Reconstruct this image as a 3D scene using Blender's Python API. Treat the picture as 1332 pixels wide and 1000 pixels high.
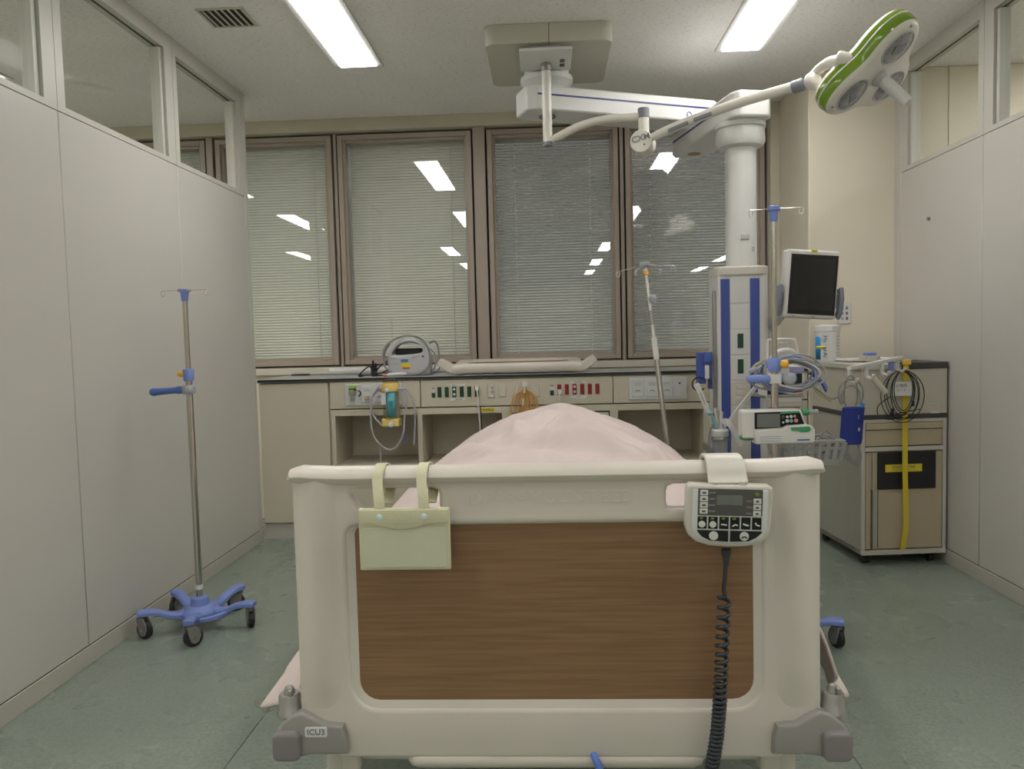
import bpy, bmesh, math, random
from math import sin, cos, pi, radians, sqrt, atan2
from mathutils import Vector, Matrix, noise

random.seed(7)
for o in list(bpy.data.objects):
    bpy.data.objects.remove(o, do_unlink=True)
scene = bpy.context.scene
COL = scene.collection

# ------------------------------------------------------------------ camera
cam_d = bpy.data.cameras.new('camera')
cam_d.sensor_width = 36.0
cam_d.lens = 1015.0 / 1332.0 * 36.0
cam_d.clip_start = 0.05
cam = bpy.data.objects.new('camera', cam_d)
COL.objects.link(cam)
YAW, PITCH, ROLL = .0482, .06, .0252
_f = Vector((-sin(YAW), cos(YAW), 0)); _r = Vector((cos(YAW), sin(YAW), 0)); _u = Vector((0, 0, 1))
_f2 = cos(PITCH) * _f - sin(PITCH) * _u; _u2 = sin(PITCH) * _f + cos(PITCH) * _u
_r3 = cos(ROLL) * _r - sin(ROLL) * _u2; _u3 = sin(ROLL) * _r + cos(ROLL) * _u2
cam.matrix_world = Matrix(((_r3.x, _u3.x, -_f2.x, 0), (_r3.y, _u3.y, -_f2.y, 0),
                           (_r3.z, _u3.z, -_f2.z, 1.2), (0, 0, 0, 1)))
scene.camera = cam

# ------------------------------------------------------------------ world: night outside
w = bpy.data.worlds.new('world'); scene.world = w; w.use_nodes = True
bg = w.node_tree.nodes['Background']
bg.inputs[0].default_value = (.125, .125, .112, 1); bg.inputs[1].default_value = 1.0

vs = scene.view_settings
vs.view_transform = 'Standard'; vs.look = 'None'; vs.gamma = 1.0; vs.exposure = 0.0
vs.use_curve_mapping = False
LAMP = 18.9          # radiance of the ceiling lamp diffusers

# ------------------------------------------------------------------ materials
def lin(c):
    return tuple(((v / 255) / 12.92 if v / 255 <= .04045 else ((v / 255 + .055) / 1.055) ** 2.4) for v in c)

def mat(name, c, rough=.5, metal=0.0, var=.04, scale=18.0, bump=0.0, bscale=200.0, spec=.5, stretch=None, trans=0.0, coat=0.0):
    """c is a linear albedo triple; a soft noise varies it by +-var."""
    m = bpy.data.materials.new(name); m.use_nodes = True
    nt = m.node_tree; b = nt.nodes['Principled BSDF']
    b.inputs['Roughness'].default_value = rough; b.inputs['Metallic'].default_value = metal
    b.inputs['Specular IOR Level'].default_value = spec
    b.inputs['Coat Weight'].default_value = coat
    b.inputs['Transmission Weight'].default_value = trans
    tc = nt.nodes.new('ShaderNodeTexCoord'); mp = nt.nodes.new('ShaderNodeMapping')
    nt.links.new(tc.outputs['Object'], mp.inputs['Vector'])
    if stretch: mp.inputs['Scale'].default_value = stretch
    n = nt.nodes.new('ShaderNodeTexNoise'); n.inputs['Scale'].default_value = scale; n.inputs['Detail'].default_value = 4
    nt.links.new(mp.outputs[0], n.inputs['Vector'])
    r = nt.nodes.new('ShaderNodeValToRGB')
    r.color_ramp.elements[0].color = tuple(max(0, v * (1 - var)) for v in c) + (1,)
    r.color_ramp.elements[1].color = tuple(min(1, v * (1 + var)) for v in c) + (1,)
    r.color_ramp.elements[0].position = .3; r.color_ramp.elements[1].position = .7
    nt.links.new(n.outputs['Fac'], r.inputs[0]); nt.links.new(r.outputs[0], b.inputs['Base Color'])
    if bump:
        n2 = nt.nodes.new('ShaderNodeTexNoise'); n2.inputs['Scale'].default_value = bscale; n2.inputs['Detail'].default_value = 3
        nt.links.new(mp.outputs[0], n2.inputs['Vector'])
        bp = nt.nodes.new('ShaderNodeBump'); bp.inputs['Strength'].default_value = bump; bp.inputs['Distance'].default_value = .01
        nt.links.new(n2.outputs['Fac'], bp.inputs['Height']); nt.links.new(bp.outputs[0], b.inputs['Normal'])
    return m

def glass_mat(name, tint=(.93, .95, .94), ior=1.45, rough=0.0, extra=0.0, graze=1.0):
    m = bpy.data.materials.new(name); m.use_nodes = True; nt = m.node_tree
    for n in list(nt.nodes): nt.nodes.remove(n)
    out = nt.nodes.new('ShaderNodeOutputMaterial'); mix = nt.nodes.new('ShaderNodeMixShader')
    tr = nt.nodes.new('ShaderNodeBsdfTransparent'); gl = nt.nodes.new('ShaderNodeBsdfGlossy'); lw = nt.nodes.new('ShaderNodeLayerWeight')
    tr.inputs[0].default_value = tint + (1,); gl.inputs['Roughness'].default_value = rough
    lw.inputs['Blend'].default_value = .5                      # facing = 1 - |cos|, the same from both sides
    f0 = ((ior - 1) / (ior + 1)) ** 2 + extra
    pw = nt.nodes.new('ShaderNodeMath'); pw.operation = 'POWER'; pw.inputs[1].default_value = 5
    ma = nt.nodes.new('ShaderNodeMath'); ma.operation = 'MULTIPLY_ADD'; ma.use_clamp = True
    ma.inputs[1].default_value = (1 - f0) * graze; ma.inputs[2].default_value = f0
    nt.links.new(lw.outputs['Facing'], pw.inputs[0]); nt.links.new(pw.outputs[0], ma.inputs[0]); nt.links.new(ma.outputs[0], mix.inputs[0])
    nt.links.new(tr.outputs[0], mix.inputs[1]); nt.links.new(gl.outputs[0], mix.inputs[2]); nt.links.new(mix.outputs[0], out.inputs[0])
    return m

def emit_mat(name, c, s):
    m = bpy.data.materials.new(name); m.use_nodes = True; nt = m.node_tree; b = nt.nodes['Principled BSDF']
    b.inputs['Base Color'].default_value = (.8, .8, .8, 1)
    b.inputs['Emission Color'].default_value = c + (1,); b.inputs['Emission Strength'].default_value = s
    return m

def wood_mat():
    m = bpy.data.materials.new('wood_laminate'); m.use_nodes = True; nt = m.node_tree; b = nt.nodes['Principled BSDF']
    b.inputs['Roughness'].default_value = .42
    tc = nt.nodes.new('ShaderNodeTexCoord'); mp = nt.nodes.new('ShaderNodeMapping'); mp.inputs['Scale'].default_value = (1.6, 1, 48)
    nt.links.new(tc.outputs['Object'], mp.inputs[0])
    n = nt.nodes.new('ShaderNodeTexNoise'); n.inputs['Scale'].default_value = 3.2; n.inputs['Detail'].default_value = 7; n.inputs['Distortion'].default_value = .5
    nt.links.new(mp.outputs[0], n.inputs[0])
    r = nt.nodes.new('ShaderNodeValToRGB')
    for p, c in ((.25, (.20, .105, .050)), (.5, (.25, .138, .068)), (.75, (.30, .172, .088))):
        e = r.color_ramp.elements.new(p); e.color = c + (1,)
    r.color_ramp.elements.remove(r.color_ramp.elements[0]); r.color_ramp.elements.remove(r.color_ramp.elements[-1])
    nt.links.new(n.outputs['Fac'], r.inputs[0]); nt.links.new(r.outputs[0], b.inputs['Base Color'])
    return m

def ceiling_mat():
    m = mat('rockwool_tile', (.88, .86, .845), .9, var=.02, scale=3)
    nt = m.node_tree; b = nt.nodes['Principled BSDF']
    old = b.inputs['Base Color'].links[0].from_socket
    tc = nt.nodes.new('ShaderNodeTexCoord'); mp = nt.nodes.new('ShaderNodeMapping'); mp.inputs['Scale'].default_value = (42, 120, 60)
    nt.links.new(tc.outputs['Object'], mp.inputs[0])
    n = nt.nodes.new('ShaderNodeTexNoise'); n.inputs['Scale'].default_value = 1.0; n.inputs['Detail'].default_value = 3; n.inputs['Roughness'].default_value = .6
    nt.links.new(mp.outputs[0], n.inputs[0])
    r = nt.nodes.new('ShaderNodeValToRGB'); r.color_ramp.elements[0].position = .32; r.color_ramp.elements[1].position = .44
    r.color_ramp.elements[0].color = (.72, .70, .68, 1); r.color_ramp.elements[1].color = (1, 1, 1, 1)
    nt.links.new(n.outputs['Fac'], r.inputs[0])
    mx = nt.nodes.new('ShaderNodeMix'); mx.data_type = 'RGBA'; mx.blend_type = 'MULTIPLY'; mx.inputs[0].default_value = 1
    nt.links.new(old, mx.inputs[6]); nt.links.new(r.outputs[0], mx.inputs[7]); nt.links.new(mx.outputs[2], b.inputs['Base Color'])
    bp = nt.nodes.new('ShaderNodeBump'); bp.inputs['Strength'].default_value = .4; bp.inputs['Distance'].default_value = .004
    nt.links.new(n.outputs['Fac'], bp.inputs['Height']); nt.links.new(bp.outputs[0], b.inputs['Normal'])
    return m

def floor_mat():
    m = mat('marbled_vinyl', (.258, .302, .256), .26, var=.03, scale=9)
    nt = m.node_tree; b = nt.nodes['Principled BSDF']
    old = b.inputs['Base Color'].links[0].from_socket
    tc = nt.nodes.new('ShaderNodeTexCoord')
    n = nt.nodes.new('ShaderNodeTexNoise'); n.inputs['Scale'].default_value = 85; n.inputs['Detail'].default_value = 6; n.inputs['Roughness'].default_value = .7
    nt.links.new(tc.outputs['Object'], n.inputs[0])
    r = nt.nodes.new('ShaderNodeValToRGB'); r.color_ramp.elements[0].position = .38; r.color_ramp.elements[1].position = .62
    r.color_ramp.elements[0].color = (.82, .85, .83, 1); r.color_ramp.elements[1].color = (1.13, 1.12, 1.11, 1)
    nt.links.new(n.outputs['Fac'], r.inputs[0])
    mx = nt.nodes.new('ShaderNodeMix'); mx.data_type = 'RGBA'; mx.blend_type = 'MULTIPLY'; mx.inputs[0].default_value = 1
    nt.links.new(old, mx.inputs[6]); nt.links.new(r.outputs[0], mx.inputs[7]); nt.links.new(mx.outputs[2], b.inputs['Base Color'])
    rr_ = nt.nodes.new('ShaderNodeMapRange'); rr_.inputs[3].default_value = .22; rr_.inputs[4].default_value = .34
    n3 = nt.nodes.new('ShaderNodeTexNoise'); n3.inputs['Scale'].default_value = 4
    nt.links.new(tc.outputs['Object'], n3.inputs[0]); nt.links.new(n3.outputs['Fac'], rr_.inputs[0]); nt.links.new(rr_.outputs[0], b.inputs['Roughness'])
    return m

M = dict(
    ceiling=ceiling_mat(), floor=floor_mat(), wood=wood_mat(),
    partition=mat('partition_panel', (.565, .54, .50), .38, var=.015, scale=2),
    partition_frame=mat('partition_frame', (.55, .535, .48), .4, var=.015),
    groove=mat('dark_groove', (.10, .092, .085), .8),
    baseboard=mat('baseboard_vinyl', (.50, .475, .42), .5, var=.02),
    column=mat('column_paint', (.73, .665, .55), .6, var=.015, scale=3),
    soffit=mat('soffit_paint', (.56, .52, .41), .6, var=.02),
    taupe=mat('taupe_aluminium', (.37, .31, .26), .42, .1, var=.03, stretch=(4, 4, .4)),
    seal=mat('black_gasket', (.012, .012, .012), .7),
    slat=mat('blind_slat', (.84, .84, .76), .45, var=.02),
    slat_l=mat('blind_slat_pale', (.88, .88, .86), .35, var=.02),
    cord=mat('blind_cord', (.72, .72, .68), .7),
    wglass=glass_mat('window_glass', (.985, .992, .985), 1.5, 0, .022),
    tglass=glass_mat('antireflective_transom_glass', (.97, .975, .97), 1.1, 0, 0, .06),
    cab=mat('cream_cabinet', (.60, .545, .435), .45, var=.012, scale=3),
    cab_in=mat('cream_cabinet_inside', (.52, .47, .37), .5, var=.02, scale=3),
    worktop=mat('grey_worktop', (.45, .46, .44), .3, var=.03),
    black=mat('black_plastic', (.014, .014, .016), .4, var=.1),
    rubber=mat('black_rubber', (.02, .02, .022), .6, var=.1),
    bed=mat('bed_plastic', (.66, .60, .535), .4, var=.01, scale=4),
    bed_tube=mat('bed_painted_steel', (.56, .52, .45), .35, var=.02),
    bump_grey=mat('bumper_grey', (.31, .288, .27), .5, var=.02),
    bump_pad=mat('bumper_pad', (.225, .205, .20), .6, var=.02),
    alu=mat('cast_aluminium', (.36, .35, .34), .35, .7, var=.05),
    steel=mat('stainless_steel', (.56, .53, .49), .22, 1.0, var=.05, stretch=(1, 1, .1)),
    chrome=mat('bright_steel', (.66, .64, .61), .32, 1.0, var=.03),
    blue=mat('iv_blue', (.20, .27, .62), .45, var=.04),
    blue_d=mat('handle_blue', (.07, .14, .42), .45, var=.05),
    amber=mat('amber_knob', (.80, .45, .06), .45, var=.06),
    castor=mat('castor_grey', (.22, .21, .19), .5, var=.04),
    knob=mat('knob_grey', (.36, .37, .40), .45, var=.03),
    white=mat('white_plastic', (.70, .69, .67), .4, var=.015),
    offwhite=mat('offwhite_enamel', (.62, .585, .52), .32, var=.015),
    lampwhite=mat('lamp_white', (.72, .69, .62), .28, var=.01),
    pend=mat('pendant_white', (.66, .655, .64), .32, var=.01),
    pend_g=mat('pendant_grey', (.47, .465, .445), .45, var=.015),
    cover=mat('ceiling_cover', (.55, .53, .45), .5, var=.015),
    navy=mat('navy_line', (.025, .03, .17), .4),
    tower_b=mat('tower_blue', (.055, .085, .33), .38, var=.03),
    green_l=mat('lamp_green', (.17, .30, .015), .2, var=.03, coat=.5),
    lens=mat('lamp_lens', (.26, .26, .26), .12, .3, var=.35, scale=30),
    collar=mat('collar_grey', (.20, .21, .25), .45, var=.03),
    s_green=mat('socket_green', (.010, .055, .030), .4, var=.05),
    s_red=mat('socket_red', (.30, .018, .028), .4, var=.05),
    plate=mat('switch_plate', (.66, .66, .65), .38, var=.01),
    plate_c=mat('cream_plate', (.60, .56, .47), .42, var=.01),
    ink=mat('dark_ink', (.03, .03, .04), .7),
    ink_g=mat('grey_ink', (.22, .22, .22), .7),
    yellow=mat('yellow_label', (.72, .58, .03), .5, var=.03),
    tape=mat('yellow_strap', (.66, .50, .03), .55, var=.06, stretch=(1, 1, .3)),
    yel_p=mat('pale_yellow_plastic', (.78, .58, .18), .35, var=.03),
    clear=glass_mat('clear_plastic', (.86, .83, .74), 1.35, .08),
    teal=mat('teal_label', (.10, .36, .42), .5, var=.15, scale=40),
    tube_c=mat('clear_tubing', (.44, .42, .47), .22, var=.05),
    lime=mat('lime_cap', (.30, .50, .03), .4, var=.03),
    orange=mat('orange_cable', (.62, .28, .05), .5, var=.08),
    white_c=mat('white_cable', (.70, .69, .66), .45),
    grey_c=mat('grey_cable', (.27, .265, .26), .5, var=.04),
    cable_y=mat('olive_cable', (.42, .38, .20), .5, var=.04),
    dev=mat('device_grey', (.46, .455, .47), .4, var=.015),
    dev_d=mat('device_shade', (.30, .30, .34), .45, var=.02),
    lblue=mat('label_blue', (.08, .17, .33), .5),
    lred=mat('label_red', (.45, .04, .05), .5),
    pink=mat('pink_bedspread', (.70, .585, .56), .85, var=.02, scale=6, bump=.15, bscale=420),
    sheet=mat('white_sheet', (.74, .71, .71), .85, var=.02, bump=.12, bscale=300),
    cream_f=mat('cream_fabric', (.66, .63, .43), .7, var=.03, scale=30, bump=.2, bscale=500),
    vinyl_f=mat('cream_vinyl_window', (.62, .62, .45), .3, var=.03, coat=.3),
    snap=mat('snap_button', (.62, .72, .74), .3),
    scr=mat('dark_screen', (.022, .023, .024), .12, var=.1, spec=.5),
    scr_b=mat('black_bezel', (.008, .008, .009), .2),
    ctl=mat('controller_shell', (.60, .565, .50), .38, var=.01),
    ctl_w=mat('controller_face', (.66, .66, .65), .4, var=.01),
    ctl_g=mat('controller_panel', (.090, .085, .078), .35),
    lcd=mat('lcd_grey', (.17, .18, .165), .2),
    btn=mat('button_white', (.66, .65, .62), .4),
    led=mat('led_green', (.15, .26, .03), .4),
    coil=mat('coil_cord', (.030, .034, .042), .45, var=.05),
    pump=mat('pump_white', (.67, .65, .62), .38, var=.01),
    p_green=mat('pump_green', (.06, .30, .14), .4, var=.03),
    b_teal=mat('button_teal', (.22, .46, .52), .4),
    b_pink=mat('button_pink', (.60, .27, .24), .4),
    cart=mat('cart_enamel', (.56, .53, .47), .4, var=.015),
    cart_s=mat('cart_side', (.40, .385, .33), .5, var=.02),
    cart_t=mat('cart_tan', (.47, .395, .275), .5, var=.02),
    cart_tp=mat('cart_upper_box', (.51, .47, .395), .5, var=.015),
    cart_d=mat('cart_dark_trim', (.055, .052, .05), .5, var=.05),
    cuff=mat('navy_cuff', (.018, .035, .24), .75, var=.08, scale=60, bump=.15, bscale=300),
    basket=mat('grey_basket', (.36, .36, .345), .5, var=.02),
    hblue=mat('holder_blue', (.045, .09, .36), .45, var=.03),
    l_cyan=mat('label_cyan', (.03, .28, .62), .45),
    tie=mat('blue_tie', (.12, .22, .62), .6, var=.05),
    lamp=emit_mat('lamp_diffuser', (1.0, .985, .945), LAMP),
    paper=mat('paper_label', (.72, .71, .70), .7, var=.01),
)

# ------------------------------------------------------------------ helpers
def top_of(o):
    while o.parent: o = o.parent
    return o

class MB:
    """collects shapes (world coordinates unless loc=True at build) into one mesh"""
    def __init__(s): s.v = []; s.f = []
    def add(s, v, f):
        b = len(s.v); s.v += [Vector(p) for p in v]; s.f += [tuple(b + i for i in q) for q in f]; return s
    def box(s, x0, x1, y0, y1, z0, z1):
        return s.add([(x0, y0, z0), (x1, y0, z0), (x1, y1, z0), (x0, y1, z0), (x0, y0, z1), (x1, y0, z1), (x1, y1, z1), (x0, y1, z1)],
                     [(0, 3, 2, 1), (4, 5, 6, 7), (0, 1, 5, 4), (1, 2, 6, 5), (2, 3, 7, 6), (3, 0, 4, 7)])
    def cbox(s, c, d): return s.box(c[0] - d[0] / 2, c[0] + d[0] / 2, c[1] - d[1] / 2, c[1] + d[1] / 2, c[2] - d[2] / 2, c[2] + d[2] / 2)
    def loft(s, rings, closed=False, cap=True):
        n = len(rings[0]); v = [p for r in rings for p in r]; f = []; m = len(rings)
        for i in range(m if closed else m - 1):
            a = i * n; b = ((i + 1) % m) * n
            for j in range(n): k = (j + 1) % n; f.append((a + j, a + k, b + k, b + j))
        if cap and not closed: f.append(tuple(range(n))[::-1]); f.append(tuple((m - 1) * n + j for j in range(n)))
        return s.add(v, f)
    def frames(s, pts, up=None, closed=False):
        pts = [Vector(p) for p in pts]; n = len(pts); out = []; prev = None
        for i in range(n):
            if closed: t = pts[(i + 1) % n] - pts[i - 1]
            else: t = pts[min(i + 1, n - 1)] - pts[max(i - 1, 0)]
            t.normalize()
            if up is not None: a = Vector(up).cross(t)
            elif prev is None: a = t.orthogonal()
            else: a = prev - t * prev.dot(t)
            if a.length < 1e-6: a = t.orthogonal()
            a.normalize(); prev = a; out.append((pts[i], a, t.cross(a)))
        return out
    def sweep(s, pts, prof, up=(0, 0, 1), scale=None, closed=False):
        rings = []
        for i, (p, a, b) in enumerate(s.frames(pts, up, closed)):
            k = scale[i] if scale else 1
            if not isinstance(k, tuple): k = (k, k)
            rings.append([p + a * (x * k[0]) + b * (y * k[1]) for x, y in prof])
        return s.loft(rings, closed)
    def tube(s, pts, r, n=8, closed=False):
        rings = []
        for i, (p, a, b) in enumerate(s.frames(pts, None, closed)):
            q = r[i] if isinstance(r, (list, tuple)) else r
            rings.append([p + (a * cos(2 * pi * j / n) + b * sin(2 * pi * j / n)) * q for j in range(n)])
        return s.loft(rings, closed)
    def cyl(s, p0, p1, r0, r1=None, n=20): return s.tube([p0, p1], [r0, r0 if r1 is None else r1], n)
    def lathe(s, prof, c=(0, 0, 0), axis=(0, 0, 1), n=24):
        ax = Vector(axis).normalized(); a = ax.orthogonal().normalized(); b = ax.cross(a); c = Vector(c)
        return s.loft([[c + ax * h + (a * cos(2 * pi * j / n) + b * sin(2 * pi * j / n)) * max(r, 1e-4) for j in range(n)] for r, h in prof])
    def prism(s, poly, plane, d0, d1):
        def P(a, b, d): return {'xz': (a, d, b), 'xy': (a, b, d), 'yz': (d, a, b)}[plane]
        return s.loft([[P(a, b, d0) for a, b in poly], [P(a, b, d1) for a, b in poly]])
    def ball(s, c, r, n=16):
        r = r if isinstance(r, tuple) else (r, r, r); c = Vector(c); m = n // 2; rings = []
        for i in range(m + 1):
            t = pi * i / m; q = max(sin(t), 1e-3)
            rings.append([c + Vector((r[0] * q * cos(2 * pi * j / n), r[1] * q * sin(2 * pi * j / n), -r[2] * cos(t))) for j in range(n)])
        return s.loft(rings)
    def xf(s, m, start=0):
        for i in range(start, len(s.v)): s.v[i] = m @ s.v[i]
        return s
    def build(s, name, m, parent=None, bevel=0, seg=2, smooth=35, loc=False, origin=None):
        me = bpy.data.meshes.new(name); vv = s.v
        if parent is not None and not loc:
            inv = top_of(parent).matrix_basis.inverted(); vv = [inv @ p for p in vv]
        if parent is None:
            if origin is None:
                lo = [min(p[i] for p in vv) for i in range(3)]; hi = [max(p[i] for p in vv) for i in range(3)]
                origin = ((lo[0] + hi[0]) / 2, (lo[1] + hi[1]) / 2, lo[2])
            vv = [p - Vector(origin) for p in vv]
        me.from_pydata([tuple(p) for p in vv], [], s.f)
        bm = bmesh.new(); bm.from_mesh(me); bmesh.ops.recalc_face_normals(bm, faces=bm.faces); bm.to_mesh(me); bm.free()
        return finish(name, me, m, parent, bevel, seg, smooth, origin)

def finish(name, me, m, parent=None, bevel=0, seg=2, smooth=35, origin=None):
    me.materials.append(M[m] if isinstance(m, str) else m)
    if smooth:
        me.polygons.foreach_set('use_smooth', [True] * len(me.polygons)); me.set_sharp_from_angle(angle=radians(smooth))
    o = bpy.data.objects.new(name, me); COL.objects.link(o)
    if parent is not None: o.parent = parent
    elif origin is not None: o.location = origin
    if bevel:
        md = o.modifiers.new('bevel', 'BEVEL'); md.width = bevel; md.segments = seg; md.limit_method = 'ANGLE'; md.angle_limit = radians(40)
        md.harden_normals = False
    return o

def tag(o, label, cat, group=None):
    o['label'] = label; o['category'] = cat
    if group: o['group'] = group
    return o
def struct(o, label=None):
    o['kind'] = 'structure'
    if label: o['label'] = label
    return o
def thing(name, label, cat, loc=(0, 0, 0), rotz=0, group=None):
    o = bpy.data.objects.new(name, None); COL.objects.link(o); o.empty_display_size = .05
    o.location = loc; o.rotation_euler = (0, 0, rotz)
    o.matrix_basis = Matrix.Translation(loc) @ Matrix.Rotation(rotz, 4, 'Z')
    return tag(o, label, cat, group)
def empty_struct(name, label, loc=(0, 0, 0)):
    o = bpy.data.objects.new(name, None); COL.objects.link(o); o.location = loc; o.matrix_basis = Matrix.Translation(loc)
    return struct(o, label)

def rr(x0, x1, z0, z1, r, n=5):
    r4 = r if isinstance(r, (list, tuple)) else (r,) * 4   # bl, br, tr, tl
    out = []
    for (cx, cz, a0, q) in ((x0 + r4[0], z0 + r4[0], pi, r4[0]), (x1 - r4[1], z0 + r4[1], 1.5 * pi, r4[1]),
                            (x1 - r4[2], z1 - r4[2], 0, r4[2]), (x0 + r4[3], z1 - r4[3], .5 * pi, r4[3])):
        for i in range(n + 1):
            t = a0 + .5 * pi * i / n; out.append((cx + q * cos(t), cz + q * sin(t)))
    return out

def plate(name, loops, y0, y1, m, parent=None, bev=0.0, mx=None, seg=2, smooth=35):
    """outline with holes in the xz plane, between y0 and y1 (bevelled edges); mx maps it into the world"""
    cu = bpy.data.curves.new(name, 'CURVE'); cu.dimensions = '2D'; cu.fill_mode = 'BOTH'
    cu.extrude = max((y1 - y0) / 2 - bev, 1e-5); cu.bevel_depth = bev; cu.bevel_resolution = seg; cu.offset = -bev
    for li, lp in enumerate(loops):
        ar_ = sum(a[0] * b[1] - b[0] * a[1] for a, b in zip(lp, lp[1:] + lp[:1]))
        if (ar_ < 0) == (li == 0): lp = lp[::-1]
        sp = cu.splines.new('POLY'); sp.points.add(len(lp) - 1); sp.use_cyclic_u = True
        for i, (a, b) in enumerate(lp): sp.points[i].co = (a, b, 0, 1)
    tmp = bpy.data.objects.new('tmp', cu); COL.objects.link(tmp)
    dg = bpy.context.evaluated_depsgraph_get()
    me = bpy.data.meshes.new_from_object(tmp.evaluated_get(dg)); bpy.data.objects.remove(tmp)
    T = Matrix(((1, 0, 0, 0), (0, 0, -1, (y0 + y1) / 2), (0, 1, 0, 0), (0, 0, 0, 1)))
    if mx is not None: T = mx @ T
    if parent is not None: T = top_of(parent).matrix_basis.inverted() @ T
    org = None
    if parent is None:
        vs_ = [T @ v.co for v in me.vertices]
        org = Vector([(min(p[i] for p in vs_) + max(p[i] for p in vs_)) / 2 for i in range(3)]); T = Matrix.Translation(-org) @ T
    me.transform(T); me.materials.clear()
    bm = bmesh.new(); bm.from_mesh(me); bmesh.ops.remove_doubles(bm, verts=bm.verts, dist=1e-5); bm.to_mesh(me); bm.free()
    return finish(name, me, m, parent, 0, 2, smooth, org)

def text(name, body, size, mx, m, parent, extrude=.0004, align='CENTER', bold=0.0):
    """lettering facing -y before mx (reads along +x, up +z)"""
    cu = bpy.data.curves.new(name, 'FONT'); cu.body = body; cu.size = size; cu.align_x = align; cu.align_y = 'CENTER'
    cu.extrude = extrude; cu.offset = bold; cu.resolution_u = 3
    tmp = bpy.data.objects.new('tmp', cu); COL.objects.link(tmp); dg = bpy.context.evaluated_depsgraph_get()
    me = bpy.data.meshes.new_from_object(tmp.evaluated_get(dg)); bpy.data.objects.remove(tmp)
    T = mx @ Matrix(((1, 0, 0, 0), (0, 0, -1, 0), (0, 1, 0, 0), (0, 0, 0, 1)))
    me.transform(top_of(parent).matrix_basis.inverted() @ T); me.materials.clear()
    return finish(name, me, m, parent, 0, 2, 0)

def TR(*p): return Matrix.Translation(p)
def basis(o, ex, ey, ez):
    ex, ey, ez = Vector(ex), Vector(ey), Vector(ez)
    return Matrix(((ex.x, ey.x, ez.x, o[0]), (ex.y, ey.y, ez.y, o[1]), (ex.z, ey.z, ez.z, o[2]), (0, 0, 0, 1)))
def bez(p0, p1, p2, p3, n=12):
    p0, p1, p2, p3 = map(Vector, (p0, p1, p2, p3))
    return [p0 * (1 - t) ** 3 + p1 * 3 * t * (1 - t) ** 2 + p2 * 3 * t * t * (1 - t) + p3 * t ** 3 for t in [i / n for i in range(n + 1)]]
def spline(pts, n=8, closed=False):
    pts = [Vector(p) for p in pts]; out = []; m = len(pts)
    for i in range(m if closed else m - 1):
        g = (lambda k: pts[k % m]) if closed else (lambda k: pts[max(0, min(m - 1, k))])
        a, b, c, d = g(i - 1), g(i), g(i + 1), g(i + 2)
        for j in range(n):
            t = j / n
            out.append(.5 * ((2 * b) + (c - a) * t + (2 * a - 5 * b + 4 * c - d) * t * t + (3 * b - a - 3 * c + d) * t ** 3))
    if not closed: out.append(pts[-1])
    return out
def ring(c, r, ex, ey, n=24, a0=0, a1=2 * pi):
    c, ex, ey = Vector(c), Vector(ex), Vector(ey); full = abs(a1 - a0 - 2 * pi) < 1e-4
    return [c + ex * (r * cos(a0 + (a1 - a0) * i / (n if full else n - 1))) + ey * (r * sin(a0 + (a1 - a0) * i / (n if full else n - 1))) for i in range(n)]
def copy_tree(o, parent=None):
    c = o.copy(); COL.objects.link(c); c.parent = parent
    for ch in list(o.children): copy_tree(ch, c)
    return c
RECT = lambda a, b: [(-a / 2, -b / 2), (a / 2, -b / 2), (a / 2, b / 2), (-a / 2, b / 2)]

# ================================================================== ROOM SHELL
XL, XR, HC, YC, YCOL, YW = -1.772, 2.002, 2.675, 4.645, 4.637, 5.2
YB, XA, XB = -9.0, -5.6, 6.0          # open ward behind the viewpoint

fl = struct(MB().box(XA, XB, YB, 5.6, -.08, -.004).build('floor', 'groove', smooth=0), 'green marbled vinyl floor in long welded sheets')
xs = [XA, -4.52, -2.735, -.947, .83, 2.61, 4.39, XB]
for a, b in zip(xs, xs[1:]):
    MB().box(a + .0012, b - .0012, YB, 5.6, -.004, 0).build('vinyl_sheet', 'floor', fl, smooth=0)
struct(MB().box(XA, XB, YB, 5.6, HC, HC + .08).build('ceiling', 'ceiling', smooth=0), 'off-white mineral ceiling with fine fissured texture')
struct(MB().box(XA, XB, YB - .1, YB, 0, HC).build('wall_rear', 'column', smooth=0), 'plain cream wall far behind')
struct(MB().box(XA - .1, XA, YB, 5.6, 0, HC).build('wall_outer_left', 'column', smooth=0), 'plain cream wall beyond the partition')
struct(MB().box(XB, XB + .1, YB, 5.6, 0, HC).build('wall_outer_right', 'column', smooth=0), 'plain cream side wall beyond the partition')

# ---- back wall pieces
wb = empty_struct('wall_back', 'cream wall around the row of windows', (0, 5.3, 0))
MB().box(XA, 1.515, YW, 5.5, 2.595, HC).build('soffit', 'soffit', wb, smooth=0)
MB().box(XA, 1.515, 5.225, 5.5, 0, 1.03).build('lower_wall', 'column', wb, smooth=0)
MB().box(XA, 1.515, 5.185, 5.232, .985, 1.032).build('window_sill', 'plate_c', wb, bevel=.004)
MB().box(1.455, 1.517, 5.19, 5.5, 1.03, 2.60).build('window_jamb', 'soffit', wb, bevel=.003)
MB().box(XA, -3.30, 5.2, 5.5, 1.03, 2.6).build('pier', 'column', wb, smooth=0)
struct(MB().box(1.517, XB, YCOL, 5.5, 0, HC).build('wall_column', 'column', bevel=.006), 'cream boxed-out column beside the windows')
struct(MB().box(2.30, 2.305, YCOL - .004, YCOL, .1, HC).build('trim_1', 'soffit', smooth=0), 'thin vertical joint strip on the cream wall')

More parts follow.
